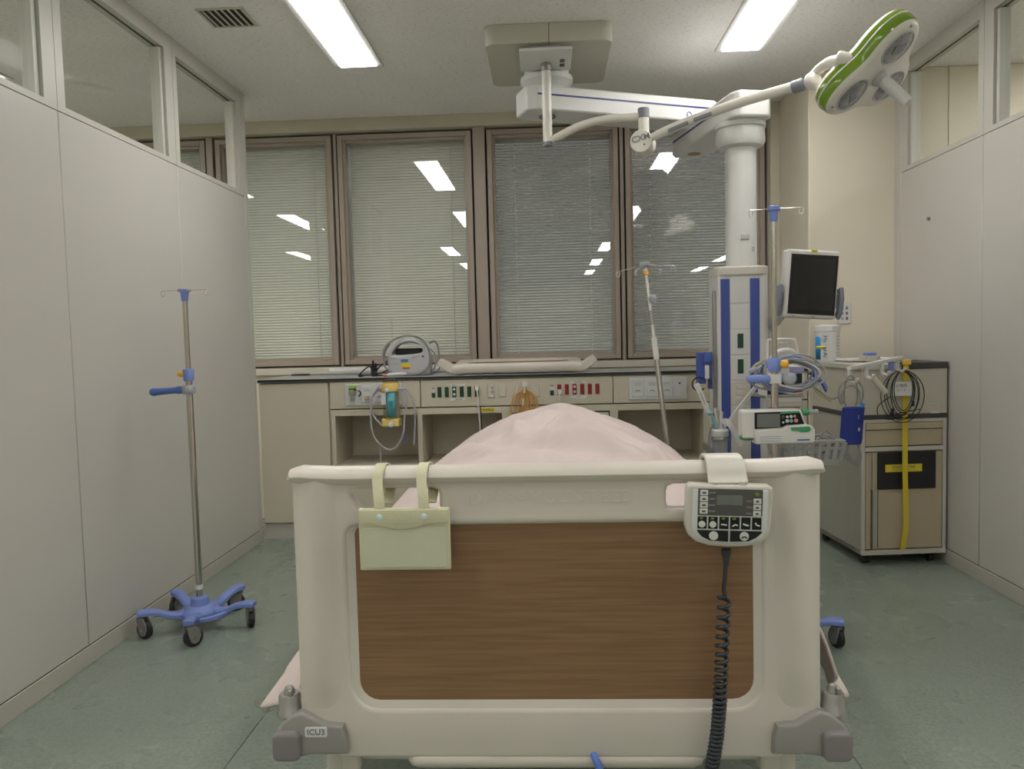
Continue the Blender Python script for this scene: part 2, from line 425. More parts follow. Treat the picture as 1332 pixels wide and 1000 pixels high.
# ---- partitions
def partition(name, label, x, side, joints, end):
    """side=+1: room lies towards +x of the face at x"""
    t = .07; xa, xb = (x - t, x) if side > 0 else (x, x + t)
    root = empty_struct(name, label, (x, (joints[0] + end) / 2, 0))
    MB().box(xa + .008, xb - .008, joints[0], end, .04, 2.066).build('core', 'groove', root, smooth=0)
    js = joints + [end]
    for i, (a, b) in enumerate(zip(js, js[1:])):
        MB().box(xa, xb, a + .002, b - .002, .072, 2.068).build('panel', 'partition', root, bevel=.002, seg=1)
        last = i == len(js) - 2
        f = MB()
        r_ = .075
        f.box(xa, xb, a + .0015, a + .04, 2.0705, HC); f.box(xa, xb, b - r_, b - .0015, 2.0705, HC)
        f.box(xa, xb, a + .04, b - r_, 2.0705, 2.094); f.box(xa, xb, a + .04, b - r_, 2.60, HC)
        fr_ = f.build('transom_frame', 'partition_frame', root, smooth=0)
        xm = (xa + xb) / 2
        g = MB()                                     # dark glazing gasket in the reveal
        e = .006
        for y0, y1, z0, z1 in ((a + .04, a + .04 + e, 2.094, 2.6), (b - r_ - e, b - r_, 2.094, 2.6), (a + .04, b - r_, 2.6 - .002, 2.6)):
            g.box(xm - .005, xm + .005, y0, y1, z0, z1)
        g.build('gasket', 'groove', fr_, smooth=0)
        bd = MB(); q = .028
        for y0, y1, z0, z1 in ((a + .046, a + .04 + q, 2.094, 2.594), (b - r_ - q, b - r_ - .006, 2.094, 2.594)):
            bd.box(xa + .012, xb - .012, y0, y1, z0, z1)
        bd.build('glazing_bead', 'partition_frame', fr_, smooth=0)
        MB().box(xm - .003, xm + .003, a + .04, b - r_, 2.092, 2.602).build('glass_pane', 'tglass', root, smooth=0)
    MB().box(xa - .001, xb + .001, end, end + .05, 0, HC).build('end_post', 'partition_frame', root, bevel=.004)
    return root
JL = [1.910, 2.826, 3.742]; JR = [1.88, 2.80, 3.721]
partition('wall_left', 'pale grey steel partition of tall panels with glazed transoms', XL, 1, JL, 4.588)
partition('wall_right', 'pale grey partition wall with glazed transoms beside the supply cart', XR, -1, JR, 4.555)
MB().box(XR, XR + .07, 4.605, YCOL, 0, HC).build('wall_right_return', 'partition_frame', smooth=0)['kind'] = 'structure'
def baseb(name, label, x, side, y0, y1, cuts):
    root = empty_struct(name, label, (x, y0, 0)); cs = [y0] + cuts + [y1]
    for a, b in zip(cs, cs[1:]):
        MB().box(min(x, x + side * .006), max(x, x + side * .006), a + .001, b - .001, 0, .071).build('skirting_length', 'baseboard', root, bevel=.002, seg=1)
baseb('baseboard_left', 'low vinyl skirting along the left partition', XL, 1, 1.91, 4.638, [2.32])
baseb('baseboard_right', 'low vinyl skirting along the right partition', XR, -1, 1.88, 4.605, [2.6])

# ---- windows
def window(n, x0, x1, label):
    root = empty_struct('window_%d' % n, label, ((x0 + x1) / 2, 5.28, 1.035))
    z0, z1 = 1.035, 2.592; b = .058
    def frame(m, x0, x1, z0, z1, b, y0, y1, name, mt, **k):
        m.box(x0, x0 + b, y0, y1, z0, z1); m.box(x1 - b, x1, y0, y1, z0, z1)
        m.box(x0 + b, x1 - b, y0, y1, z0, z0 + b); m.box(x0 + b, x1 - b, y0, y1, z1 - b, z1)
        return m.build(name, mt, root, **k)
    frame(MB(), x0, x1, z0, z1, .05, 5.30, 5.38, 'gasket', 'seal', smooth=0)
    frame(MB(), x0 + .009, x1 - .009, z0 + .008, z1 - .009, b - .024, 5.262, 5.34, 'sash', 'taupe', bevel=.003)
    frame(MB(), x0 + .03, x1 - .03, z0 + .03, z1 - .03, b - .028, 5.285, 5.35, 'inner_sash', 'taupe', bevel=.003)
    MB().box(x0 + .05, x1 - .05, 5.345, 5.351, z0 + .05, z1 - .05).build('glass_pane', 'wglass', root, smooth=0)
    return root
WIN = [(-3.20, -2.285), (-2.235, -1.422), (-1.398, -.478), (-.392, .494), (.522, 1.450)]
WL = ['window seen only through the glazed transom at the left', 'first full taupe window beside the left partition', 'taupe window above the grey suction device',
      'taupe window above the headboard lying on the counter', 'taupe window behind the pendant column']
for i, ((a, b), l) in enumerate(zip(WIN, WL)): window(i + 1, a, b, l)
for i, (a, b, y) in enumerate(((-2.285, -2.235, 5.25), (-1.424, -1.396, 5.275), (-.478, -.392, 5.25), (.492, .524, 5.275), (1.448, 1.458, 5.25))):
    struct(MB().box(a + .003, b - .003, y, 5.42, 1.03, 2.596).build('trim_%d' % (i + 2), 'taupe', bevel=.003), ['taupe mullion seen through the left transom', 'narrow taupe mullion between the two half-closed blinds', 'wide taupe mullion between the second and third window', 'narrow taupe mullion between the two open-slatted blinds', 'thin taupe jamb strip next to the cream column'][i])

# ---- venetian blinds behind the glass
BL = ['narrow strip of blind seen through the left transom', 'half-closed pale green blind in the window next to the left partition', 'half-closed pale green blind behind the grey suction device',
      'open-slatted pale grey blind above the headboard on the counter', 'open-slatted pale grey blind behind the pendant column']
for i, (a, b) in enumerate(WIN):
    a += .052; b -= .052; closed = i < 3
    root = thing('venetian_blind', BL[i], 'blind', ((a + b) / 2, 5.415, 1.05), group='venetian blinds behind the windows')
    y = 5.415; pitch = .0192; wd = .0215; ang = radians(62 if closed else 27)
    z = 1.088; s = MB()
    while z < 2.53:
        tw = ang + random.uniform(-.03, .03); P = []
        for k in range(5):
            t = k / 4 - .5; crown = .0028 * (1 - 4 * t * t)
            dy = t * wd * cos(tw) + crown * sin(tw); dz = t * wd * sin(tw) + crown * cos(tw)
            P.append((y + dy, z + dz))
        s.add([(xx, p[0], p[1]) for p in P for xx in (a + .004, b - .004)], [(2 * k, 2 * k + 1, 2 * k + 3, 2 * k + 2) for k in range(4)])
        z += pitch
    o = s.build('slats', 'slat' if closed else 'slat_l', root, smooth=60); o['kind'] = 'stuff'
    MB().box(a, b, y - .016, y + .016, 2.53, 2.56).build('headrail', 'slat', root, bevel=.002)
    MB().box(a, b, y - .012, y + .012, 1.068, 1.082).build('bottom_rail', 'slat_l', root, bevel=.002)
    for xx in ((b - .115,) if closed else (a + .135, b - .14)):
        pts = [(xx, y - .017, zz) for zz in (1.075, 2.53)]
        MB().tube(pts, .0026, 6).build('ladder_cord', 'cord', root)

# ---- ceiling lamps (1.25 m fluorescent troffers)
def troffer(x, y0, label, y1=None):
    y1 = y1 or y0 + 1.25; w_ = .094
    root = thing('ceiling_light', label, 'light', (x, (y0 + y1) / 2, HC), group='fluorescent ceiling lights')
    f = MB(); o_ = .034
    f.box(x - w_ - o_, x - w_, y0 - o_, y1 + o_, HC - .010, HC); f.box(x + w_, x + w_ + o_, y0 - o_, y1 + o_, HC - .010, HC)
    f.box(x - w_, x + w_, y0 - o_, y0, HC - .010, HC); f.box(x - w_, x + w_, y1, y1 + o_, HC - .010, HC)
    f.build('frame', 'white', root, bevel=.002)
    MB().box(x - w_, x + w_, y0, y1, HC - .016, HC - .0005).build('diffuser', 'lamp', root, smooth=0)
troffer(-.978, 2.96, 'bright ceiling light left of the ceiling pendant')
troffer(1.030, 2.96, 'bright ceiling light right of the ceiling pendant')
troffer(-3.005, 2.93, 'ceiling light beyond the left partition by the windows')
troffer(3.05, 2.96, 'ceiling light beyond the right partition')
for x, y in ((-.978, .36), (1.03, .36), (-2.98, .55), (3.05, .36)):
    troffer(x, y, 'added fill light at the side of the open ward, out of view')
for x in (-4.1, -1.6, .98, 3.5):
    for y in (-3.05, -5.75, -8.2):
        troffer(x, y, 'added fill light at the side of the open ward, out of view')
for x, y in ((-4.6, 3.0), (-4.6, .55), (4.9, 2.96), (4.9, .36)): troffer(x, y, 'added fill light far beyond the partitions, out of sight')  # unseen lamps added to brighten the bays beyond the partitions
for x in (-4.6, 5.0): troffer(x, -.6, 'added fill light at the side of the open ward, out of view')  # extra pair added for more fill, kept off the window reflections

# ---- ceiling vent
vt = thing('ceiling_vent', 'square louvred ceiling vent near the left partition', 'vent', (-1.412, 3.552, HC))
f = MB(); x0, x1, y0, y1 = -1.508, -1.316, 3.462, 3.642
for a, b, c, d in ((x0 - .012, x0, y0 - .012, y1 + .012), (x1, x1 + .012, y0 - .012, y1 + .012), (x0, x1, y0 - .012, y0), (x0, x1, y1, y1 + .012)):
    f.box(a, b, c, d, HC - .006, HC)
f.build('frame', 'cover', vt)
MB().box(x0, x1, y0, y1, HC - .0015, HC - .0005).build('shaft', 'groove', vt, smooth=0)
for k in range(7):
    xx = x0 + .006 + k * .0292
    MB().prism([(xx, HC - .002), (xx + .010, HC - .002), (xx + .020, HC - .012), (xx + .010, HC - .012)], 'xz', y0, y1).build('louvre', 'cover', vt, smooth=0)

# ================================================================== COUNTER RUN UNDER THE WINDOWS
wt = thing('worktop', 'long grey worktop with a black front edge under the windows', 'worktop', (-.13, 4.92, .962))
MB().box(-1.765, 1.512, 4.64, 5.184, .962, .982).build('slab', 'worktop', wt, bevel=.002)
MB().box(-1.765, 1.512, 4.632, 4.64, .966, .980).build('edge_band', 'black', wt, smooth=0)

cb = thing('tall_cabinet', 'plain cream cabinet door panel next to the left partition', 'cabinet', (-1.55, 4.9, 0))
MB().box(-1.766, -1.332, 4.665, 5.18, .1, .958).build('body', 'cab_in', cb, smooth=0)
MB().box(-1.762, -1.338, 4.645, 4.663, .104, .955).build('door', 'cab', cb, bevel=.002)
MB().box(-1.766, -1.332, 4.662, 5.18, 0, .098).build('plinth', 'baseboard', cb, smooth=0)

su = thing('shelf_unit', 'cream low unit with open niches behind the bed', 'shelf', (0, 4.9, 0))
def up(x0, x1): MB().box(x0, x1, 4.645, 5.18, .1, .79).build('upright', 'cab', su, bevel=.002)
for a, b in ((-1.326, -1.300), (-.800, -.771), (-.288, -.236), (.354, .402), (.905, .945), (1.47, 1.51)): up(a, b)
MB().box(-1.300, 1.47, 5.05, 5.18, .1, .79).build('back', 'cab', su, smooth=0)
for a, b in ((-1.300, -.800), (-.771, -.288), (-.236, .354), (.402, .905), (.945, 1.47)):
    MB().box(a, b, 4.646, 5.05, .752, .79).build('top_rail', 'cab', su, bevel=.001, seg=1)
    MB().box(a, b, 4.650, 5.05, .425, .452).build('shelf', 'cab', su, bevel=.001, seg=1)
    MB().box(a + .003, b - .003, 4.648, 4.665, .104, .421).build('lower_door', 'cab', su, bevel=.002)
MB().box(-1.326, 1.51, 4.69, 5.18, 0, .1).build('plinth', 'baseboard', su, smooth=0)
MB().box(-.236, .354, 4.664, 4.67, .455, .75).build('door_gap', 'groove', su, smooth=0)
dr = MB().box(-.229, .347, 4.646, 4.662, .459, .742).build('door', 'cab', su, bevel=.002)
MB().cyl((.24, 4.646, .70), (.24, 4.642, .70), .016).build('door_lock', 'black', dr)
MB().box(-.056, .178, 4.6445, 4.646, .738 - .010, .738 + .002).build('label_strip', 'paper', dr, smooth=0)
text('lettering', '酸素 吸引 圧縮空気', .011, TR(.06, 4.6442, .734), 'ink', dr)
MB().box(.945, 1.47, 4.648, 4.664, .455, .748).build('door', 'cab', su, bevel=.002)
yl = MB().box(-.412, -.330, 4.6445, 4.646, .760, .783).build('yellow_label', 'yellow', su, smooth=0)
text('lettering', '非常電源', .017, TR(-.371, 4.6442, .771), 'ink', yl)

sp = thing('service_panel', 'cream medical service panel carrying sockets and gas outlets', 'panel', (0, 4.7, .79))
for a, b in ((-1.326, -.778), (-.774, .373), (.377, 1.51)):
    MB().box(a, b, 4.643, 4.70, .796, .958).build('panel', 'cab', sp, bevel=.003)
def socket(x, m, z0=.853, z1=.915, wd=.024, slots=True):
    o = MB().box(x - wd / 2, x + wd / 2, 4.638, 4.643, z0, z1).build('socket', m, sp, bevel=.0012, seg=1)
    if slots:
        s_ = MB()
        for zc in (z0 + .016, z1 - .016):
            s_.box(x - .005, x - .0032, 4.6374, 4.6382, zc - .005, zc + .005).box(x + .0032, x + .005, 4.6374, 4.6382, zc - .005, zc + .005)
            s_.cyl((x, 4.6374, zc - .009), (x, 4.6382, zc - .009), .002, n=8)
        s_.build('slots', 'black', o, smooth=0)
    return o
def rect(name, m, x0, x1, z0, z1, y=4.6425, par=None, t=.0015): return MB().box(x0, x1, y - t, y + .0005, z0, z1).build(name, m, par or sp, smooth=0)
for x in (-.660, -.616, -.526, -.481, -.436): socket(x, 's_green')
b_ = socket(-.571, 's_green')
MB().cyl((-.571, 4.6365, .900), (-.571, 4.6385, .900), .008, n=12).cyl((-.571, 4.6365, .870), (-.571, 4.6385, .870), .008, n=12).build('earth_terminals', 'plate', b_)
rect('green_tester', 's_green', -.708, -.686, .852, .880); rect('tester_label', 'paper', -.708, -.686, .884, .902); rect('tester_mark', 'ink_g', -.706, -.688, .906, .911)
for z0, z1 in ((.918, .931), (.832, .846)): rect('white_label', 'paper', -.594, -.505, z0, z1)
text('lettering', '医用コンセント', .010, TR(-.549, 4.640, .9245), 'ink_g', sp); text('lettering', '一般非常用', .010, TR(-.549, 4.640, .839), 'ink_g', sp)
for k, x in enumerate((.057, .102, .148, .193, .238, .283)):
    o = socket(x, 's_red')
    if k == 2:
        for zc in (.900, .870): MB().cyl((x, 4.6365, zc), (x, 4.6385, zc), .008, n=12).build('earth_terminal', 'plate', o)
rect('green_tester', 's_green', .002, .025, .850, .880); rect('tester_label', 'paper', .002, .025, .884, .900); rect('tester_mark', 'ink_g', .002, .025, .906, .912)
for z0, z1 in ((.919, .933), (.832, .846)): rect('white_label', 'paper', .126, .216, z0, z1)
text('lettering', '無停電電源', .010, TR(.171, 4.640, .926), 'ink_g', sp); text('lettering', '医用', .010, TR(.171, 4.640, .839), 'ink_g', sp)
# small blank and jack plates
def plate_at(x0, x1, z0, z1, m='plate_c', name='wall_plate'):
    return MB().box(x0, x1, 4.637, 4.643, z0, z1).build(name, m, sp, bevel=.002)
o = plate_at(-.372, -.330, .845, .925)
for zc in (.905, .880): MB().cyl((-.343, 4.634, zc), (-.343, 4.638, zc), .006, n=12).build('jack', 'grey_c', o)
rect('tab', 'plate', -.360, -.338, .850, .862, 4.637, o)
plate_at(-.303, -.262, .850, .920); plate_at(-.210, -.185, .850, .922); plate_at(-.11, -.062, .848, .922)
# gas outlet plates
def gasplate(x0, x1, z0, z1): return MB().box(x0, x1, 4.634, 4.643, z0, z1).build('outlet_plate', 'plate', sp, bevel=.003)
o = gasplate(-1.232, -.885, .815, .947)
g = MB().cyl((-1.18, 4.634, .895), (-1.18, 4.585, .895), .019, n=24).cyl((-1.18, 4.60, .872), (-1.18, 4.60, .845), .006)
g.build('gas_adaptor', 'alu', o, bevel=.002)
MB().box(-1.200, -1.158, 4.592, 4.634, .918, .936).build('adaptor_cap', 'lime', o, bevel=.003)
MB().box(-1.198, -1.160, 4.594, 4.634, .907, .918).build('adaptor_band', 'black', o, bevel=.001)
MB().tube(ring((-1.146, 4.61, .89), .016, (1, 0, 0), (0, 0, 1), 14, -pi / 2, pi / 2), .004).build('adaptor_lever', 'black', o)
def gasport(x, par, m='plate'):
    MB().box(x - .034, x + .034, 4.630, 4.634, .832, .934).build('gas_port', m, par, bevel=.002)
    a = MB().tube(ring((x, 4.628, .858), .013, (1, 0, 0), (0, 0, 1), 12, .25, pi - .25), .0022, 6)
    a.build('port_lever', 'grey_c', par)
    for zz in (.906, .913, .899): MB().box(x - .02, x + .02, 4.6293, 4.6302, zz, zz + .0016).build('port_print', 'ink_g', par, smooth=0)
for x in (-1.098, -1.02, -.94): gasport(x, o)
MB().box(-1.112, -1.086, 4.622, 4.63, .852, .857).build('port_tab', 'orange', o)
o = gasplate(.468, .808, .814, .946)
for x in (.520, .605, .692): gasport(x, o)
MB().cyl((.765, 4.634, .908), (.765, 4.628, .908), .006, n=12).build('indicator', 's_green', o)
MB().cyl((.765, 4.634, .838), (.765, 4.626, .838), .009, n=16).build('push_button', 'white', o)
# power plugs in the sockets
for (x, zt, zb, dx, nm, lab) in ((-.432, .905, .66, .012, 'power_cable', 'white power cable plugged into the rightmost green socket'), (.058, .872, .70, -.005, 'power_cable', 'white power cable plugged into the first red socket')):
    t = thing(nm, lab, 'cable', (x, 4.62, zb))
    MB().box(x - .011, x + .011, 4.610, 4.638, zt - .014, zt + .014).build('plug', 'white_c', t, bevel=.003)
    MB().tube(spline([(x, 4.612, zt - .010), (x + dx * .3, 4.600, zt - .04), (x + dx * .6, 4.612, (zt + zb) / 2), (x + dx, 4.618, zb), (x + dx, 4.63, .5)], 6), .0042, 8).build('cord', 'white_c', t)
t = tag(MB().tube(spline([(-.418, 4.634, .80), (-.412, 4.628, .74), (-.408, 4.63, .62), (-.405, 4.632, .50)], 6), .003, 6).build('black_lead', 'black'), 'thin black lead hanging beside the white power cable', 'cable')

# ================================================================== BED
def board(frame_name, parent, mx):
    """end board: x +-.472, z 0..542 mm, front face y=-.02 (before mx); returns the frame"""
    outer = [(-.40, 0), (.40, 0), (.445, .03), (.468, .085), (.471, .12), (.469, .49), (.462, .528), (-.462, .528), (-.469, .49), (-.471, .12), (-.468, .085), (-.445, .03)]
    def grip(s):
        p = [(.366, .494), (.362, .501), (.350, .502), (.216, .502), (.206, .498), (.203, .489), (.203, .468), (.206, .460), (.214, .457), (.338, .457), (.348, .461), (.356, .470)]
        return [(s * a, b) for a, b in p]
    hole = rr(-.375, .369, .094, .434, (.050, .050, .018, .018))
    f = plate(frame_name, [outer, grip(-1), grip(1), hole], -.02, .02, 'bed', parent, bev=.009, mx=mx, seg=3)
    o1, o2 = rr(-.377, .371, .092, .436, (.052, .052, .020, .020)), rr(-.360, .354, .109, .433, (.036, .036, .016, .016))
    nr = len(o1); MB().add([(a, -.0155, b) for a, b in o1] + [(a, -.0105, b) for a, b in o2], [(i, (i + 1) % nr, nr + (i + 1) % nr, nr + i) for i in range(nr)]).xf(mx).build('panel_bevel', 'bed', f)
    MB().box(-.39, .385, -.011, .006, .08, .448).xf(mx).build('wood_panel', 'wood', f, smooth=0)
    prof = [(.030 * cos(2 * pi * k / 14), .0185 * sin(2 * pi * k / 14)) for k in range(14)]
    pts = [(-.476, -.004, .520), (-.470, -.006, .527), (-.455, -.006, .5285), (-.43, -.004, .526), (-.39, 0, .5235), (-.2, 0, .523), (0, 0, .523)]
    pts += [(-a, b, c) for a, b, c in pts[-2::-1]]
    sc = [(.45, .35), (.8, .75), (1, .95), (1, 1), (1, 1), (1, 1), (1, 1)]; sc += sc[-2::-1]
    MB().sweep(pts, prof, (0, 0, 1), sc).xf(mx).build('top_rail', 'bed', f)
    for s in (-1, 1):
        zs = [.085, .11, .14, .17, .30, .45, .50, .520]; am = [0, .2, .7, 1, 1, 1, 1, 1]; n = 16; q = []
        for z, k_ in zip(zs, am):
            row = []
            for k in range(n + 1):
                t = k / n; x = .4705 - .0835 * t; hgt = .013 * k_ * (sin(pi * min(1, t * 1.0)) ** 1.5) - .0006
                row.append((s * x, -.0195 - max(hgt, -.0004), z))
            row += [(s * (.4705 - .0835), 0, z), (s * .4705, 0, z)]
            q.append(row)
        MB().loft(q).xf(mx).build('stile', 'bed', f, smooth=50)
    return f

bed = thing('hospital_bed', 'adjustable hospital bed with beige wood-panelled footboard in the foreground', 'bed', (0, 2.4, 0))
FB = TR(0, 1.402, .431)
fb = board('footboard', bed, FB)
fb['label'] = 'beige moulded footboard with brown woodgrain panel'
lt = text('maker_lettering', 'PARAMOUNT BED', .0325, TR(.012, 1.3822, .9125), 'bed', fb, extrude=.0012)
lg = MB().box(-.152, -.1485, 1.3808, 1.3825, .901, .924).box(-.1455, -.142, 1.3808, 1.3825, .901, .924)
lg.sweep(ring((-.1405, 1.3816, .9125), .0105, (1, 0, 0), (0, 0, 1), 14, -pi / 2, pi / 2), RECT(.0032, .0014), (0, 1, 0)); lg.build('maker_emblem', 'bed', fb)
for s in (-1, 1):
    poly = [(-.514, .492), (-.505, .505), (-.486, .520), (-.466, .526), (-.446, .516), (-.425, .503), (-.391, .500), (-.3845, .476), (-.383, .447), (-.455, .446), (-.482, .438), (-.505, .441), (-.516, .460)]
    poly = [(s * a, b) for a, b in poly]
    br = plate('corner_bumper', [poly], 1.366, 1.455, 'bump_grey', bed, bev=.006); br['label'] = 'grey corner bumper bracket'
    a, b = sorted((s * -.519, s * -.468))
    plate('bumper_pad', [rr(a, b, .440, .493, .012)], 1.352, 1.42, 'bump_pad', br, bev=.006)
    MB().lathe([(.023, .508), (.023, .513), (.0205, .516), (.0195, .543), (.017, .548), (.011, .548), (.010, .552), (.008, .559), (.004, .561)], (s * .496, 1.392, .004)).build('pole_socket', 'alu', br, smooth=40)
    MB().cbox((s * .496 + .006, 1.382, .557), (.008, .012, .012)).build('socket_pin', 'alu', br, bevel=.002)
    if s < 0:
        lb = plate('ward_label', [rr(-.4605, -.4195, .481, .4995, .003)], 1.3645, 1.3665, 'paper', br)
        text('lettering', 'ICU3', .0155, TR(-.440, 1.3640, .4902), 'ink_g', lb, bold=.0003)
    # leg, castor, frame
    lg_ = MB().tube([(s * .425, 1.47, .47), (s * .425, 1.47, .30), (s * .425, 1.50, .15)], .028, 16); lg_.build('leg', 'bed_tube', bed)
    MB().tube([(s * .40, 3.25, .47), (s * .40, 3.25, .15)], .028, 16).build('leg', 'bed_tube', bed)
    for yy in (1.50, 3.25):
        c = MB().box(s * .41 - .03, s * .41 + .03, yy - .04, yy + .04, .10, .16).build('castor', 'castor', bed, bevel=.008)
        MB().cyl((s * .41 - .022, yy, .065), (s * .41 + .022, yy, .065), .065, n=24).build('wheel', 'rubber', c, bevel=.004)
    MB().box(s * .40 - .02, s * .40 + .02, 1.44, 3.36, .37, .43).build('side_rail', 'bed_tube', bed, bevel=.006)
MB().box(-.40, .40, 1.47, 3.34, .455, .475).build('deck', 'bed_tube', bed, bevel=.004)
for yy in (1.46, 2.3, 3.3): MB().box(-.40, .40, yy, yy + .04, .385, .425).build('cross_member', 'bed_tube', bed, bevel=.004)
MB().tube([(-.268, 1.40, .428), (-.262, 1.392, .4245), (-.255, 1.39, .424), (.245, 1.39, .424), (.252, 1.392, .4245), (.256, 1.40, .428)], .0125, 14).build('pedal_bar', 'bed_tube', bed)
MB().box(-.19, .01, 1.425, 1.455, .428, .444).build('crank_cover', 'white', bed, bevel=.003)
for xx in (-.255, -.235, .08, .12): MB().box(xx, xx + .012, 1.40, 1.47, .412, .455).build('bracket', 'bump_grey', bed, bevel=.002)
tie = tag(MB().tube(spline([(.062, 1.40, .438), (.068, 1.372, .436), (.073, 1.368, .425), (.078, 1.369, .40), (.086, 1.371, .365)], 5), [.005] * 3 + [.007] * 18, 8).build('fabric_tie', 'tie'), 'blue fabric tie hanging over the bar beneath the footboard', 'tie')
tag(MB().tube(spline([(.18, 1.43, .437), (.205, 1.425, .441), (.235, 1.43, .436)], 5), .007, 8).build('fabric_tie', 'tie'), 'blue cloth scrap tucked behind the bar near the coiled cord', 'tie')

# mattress and bedspread
def crown(y):
    t = max(0, min(1, (y - 1.60) / .95)); t = t * t * (3 - 2 * t)
    return .702 + .220 * t - .035 * max(0, y - 2.75)
mt = MB(); rings = []
for k in range(14):
    y = 1.47 + k * (1.86 / 13); zt = crown(y) - .055; zb = .478 + .55 * max(0, zt - .60)
    rings.append([(-.41, y, zb), (.41, y, zb), (.425, y, zb + .02), (.425, y, zt - .14 * min(1, max(0, y - 1.55))), (.38, y, zt - .12 * min(1, max(0, y - 1.55))), (0, y, zt - .03), (-.38, y, zt - .12 * min(1, max(0, y - 1.55))), (-.425, y, zt - .14 * min(1, max(0, y - 1.55)))])
mt.loft(rings); tag(mt.build('mattress', 'sheet'), 'white mattress with raised back section under the pink bedspread', 'mattress')

bsp = MB(); NU, NV = 130, 120; V = []
def fold(x, y):
    n = noise.noise
    h = .020 * n(Vector((x * 3.1 + 4, y * 2.3, 1.7))) + .012 * n(Vector((x * 8 + y * 3, y * 6, 3))) + .004 * n(Vector((x * 22, y * 15 + x * 9, 5)))
    # long soft wrinkles fanning out from the ridge
    for (cx, cy, ang, wd_, amp, ln) in ((-.20, 2.37, -.10, .024, .026, .17), (-.04, 2.30, -.22, .030, -.040, .20), (.12, 2.32, .40, .026, .034, .14), (.28, 2.42, -.55, .026, .028, .18), (.03, 2.44, 1.45, .016, .022, .13), (-.30, 2.40, .6, .026, .024, .15), (.22, 2.28, .10, .028, .026, .16), (.36, 2.40, 1.0, .022, .020, .14), (-.11, 2.47, 2.0, .020, .022, .12), (.10, 2.50, .9, .018, .016, .12), (-.03, 2.56, 1.5, .05, .016, .15)):
        dx, dy = x - cx, y - cy; a = dx * cos(ang) + dy * sin(ang); b = -dx * sin(ang) + dy * cos(ang) + .03 * sin(a * 14)
        h += amp * math.exp(-(b / wd_) ** 2) * math.exp(-(a / ln) ** 2)
    return h
SE = .475
for j in range(NV + 1):
    y = 1.475 + 1.86 * j / NV
    k = .30 + .62 * max(0, min(1, (y - 1.6) / .9))
    fq = max(0, min(1, (y - 1.475) / .24)); hang0 = .12 + .17 * fq + .010 * sin(y * 9)
    for i in range(NU + 1):
        u = 2 * i / NU - 1; side = -1 if u < 0 else 1
        hang = hang0 * (1.0 if side < 0 else .97); tot = SE + hang; s_ = abs(u) * tot
        c0 = .02
        def ztop(x): return crown(y) - k * (x - c0) ** 2 * (1.02 if x < c0 else .92) + .012 * math.exp(-((x - .03) / .09) ** 2)
        if s_ <= SE:
            x = side * s_ + c0; z = ztop(x) + fold(x, y); yy = y
        else:
            d = s_ - SE; xe = side * SE + c0; fl_ = (.15 + .52 * fq) if side < 0 else (.12 + .34 * fq)
            rp = 1 - math.exp(-d / .05)
            wv = .020 * sin(y * 21 + side * 1.3 + 4 * d) * min(1, d / .12)
            x = xe + side * (d * fl_ + .015 * rp + abs(wv) * .8); z = ztop(xe) + fold(xe, y) * (1 - rp) - d * .87 * (0.55 + .45 * rp)
            yy = y + wv * .4
        V.append((x, yy, z))
F = [(j * (NU + 1) + i, j * (NU + 1) + i + 1, (j + 1) * (NU + 1) + i + 1, (j + 1) * (NU + 1) + i) for j in range(NV) for i in range(NU)]
bsp.add(V, F); o = bsp.build('bedspread', 'pink', smooth=180); tag(o, 'pale pink cotton bedspread mounded over the mattress', 'bedspread')
md = o.modifiers.new('thickness', 'SOLIDIFY'); md.thickness = .006; md.offset = -1

# ---- cloth pouch
pc = thing('cloth_pouch', 'cream cloth pouch with two straps hung over the footboard', 'pouch', (-.262, 1.36, .79))
plate('pocket', [rr(-.343, -.181, .794, .905, .003)], 1.348, 1.358, 'cream_f', pc, bev=.003)
plate('clear_window', [rr(-.337, -.187, .799, .872, .004)], 1.3455, 1.3485, 'vinyl_f', pc, bev=.001)
lo = [(-.341, .903), (-.183, .903), (-.183, .879)] + [(-.215 - .1 * t, .879 - .0105 * sin(pi * t)) for t in [i / 12 for i in range(13)]] + [(-.341, .879)]
plate('flap', [lo], 1.3425, 1.3457, 'cream_f', pc, bev=.001)
for x in (-.304, -.225):
    MB().lathe([(.0055, 0), (.0055, .002), (.003, .003)], (x, 1.3427, .8905), (0, -1, 0), 14).build('snap', 'snap', pc)
    x2 = x - .002
    pts = spline([(x, 1.349, .893), (x - .002, 1.352, .92), (x - .006, 1.364, .950), (x - .006, 1.374, .966), (x - .005, 1.400, .9765), (x - .003, 1.432, .966), (x + .004, 1.438, .945), (x + .008, 1.405, .925), (x + .008, 1.377, .908)], 5)
    MB().sweep(pts, RECT(.0185, .002), (1, 0, 0)).build('strap', 'cream_f', pc, smooth=60) if False else None
    rings = []
    fr_ = MB().frames(pts)
    for i, p in enumerate(pts):
        t = (pts[min(i + 1, len(pts) - 1)] - pts[max(i - 1, 0)]).normalized(); nrm = Vector((1, 0, 0)).cross(t).normalized()
        rings.append([p + Vector((a, 0, 0)) + nrm * b for a, b in RECT(.0185, .002)])
    MB().loft(rings).build('strap', 'cream_f', pc, smooth=60)

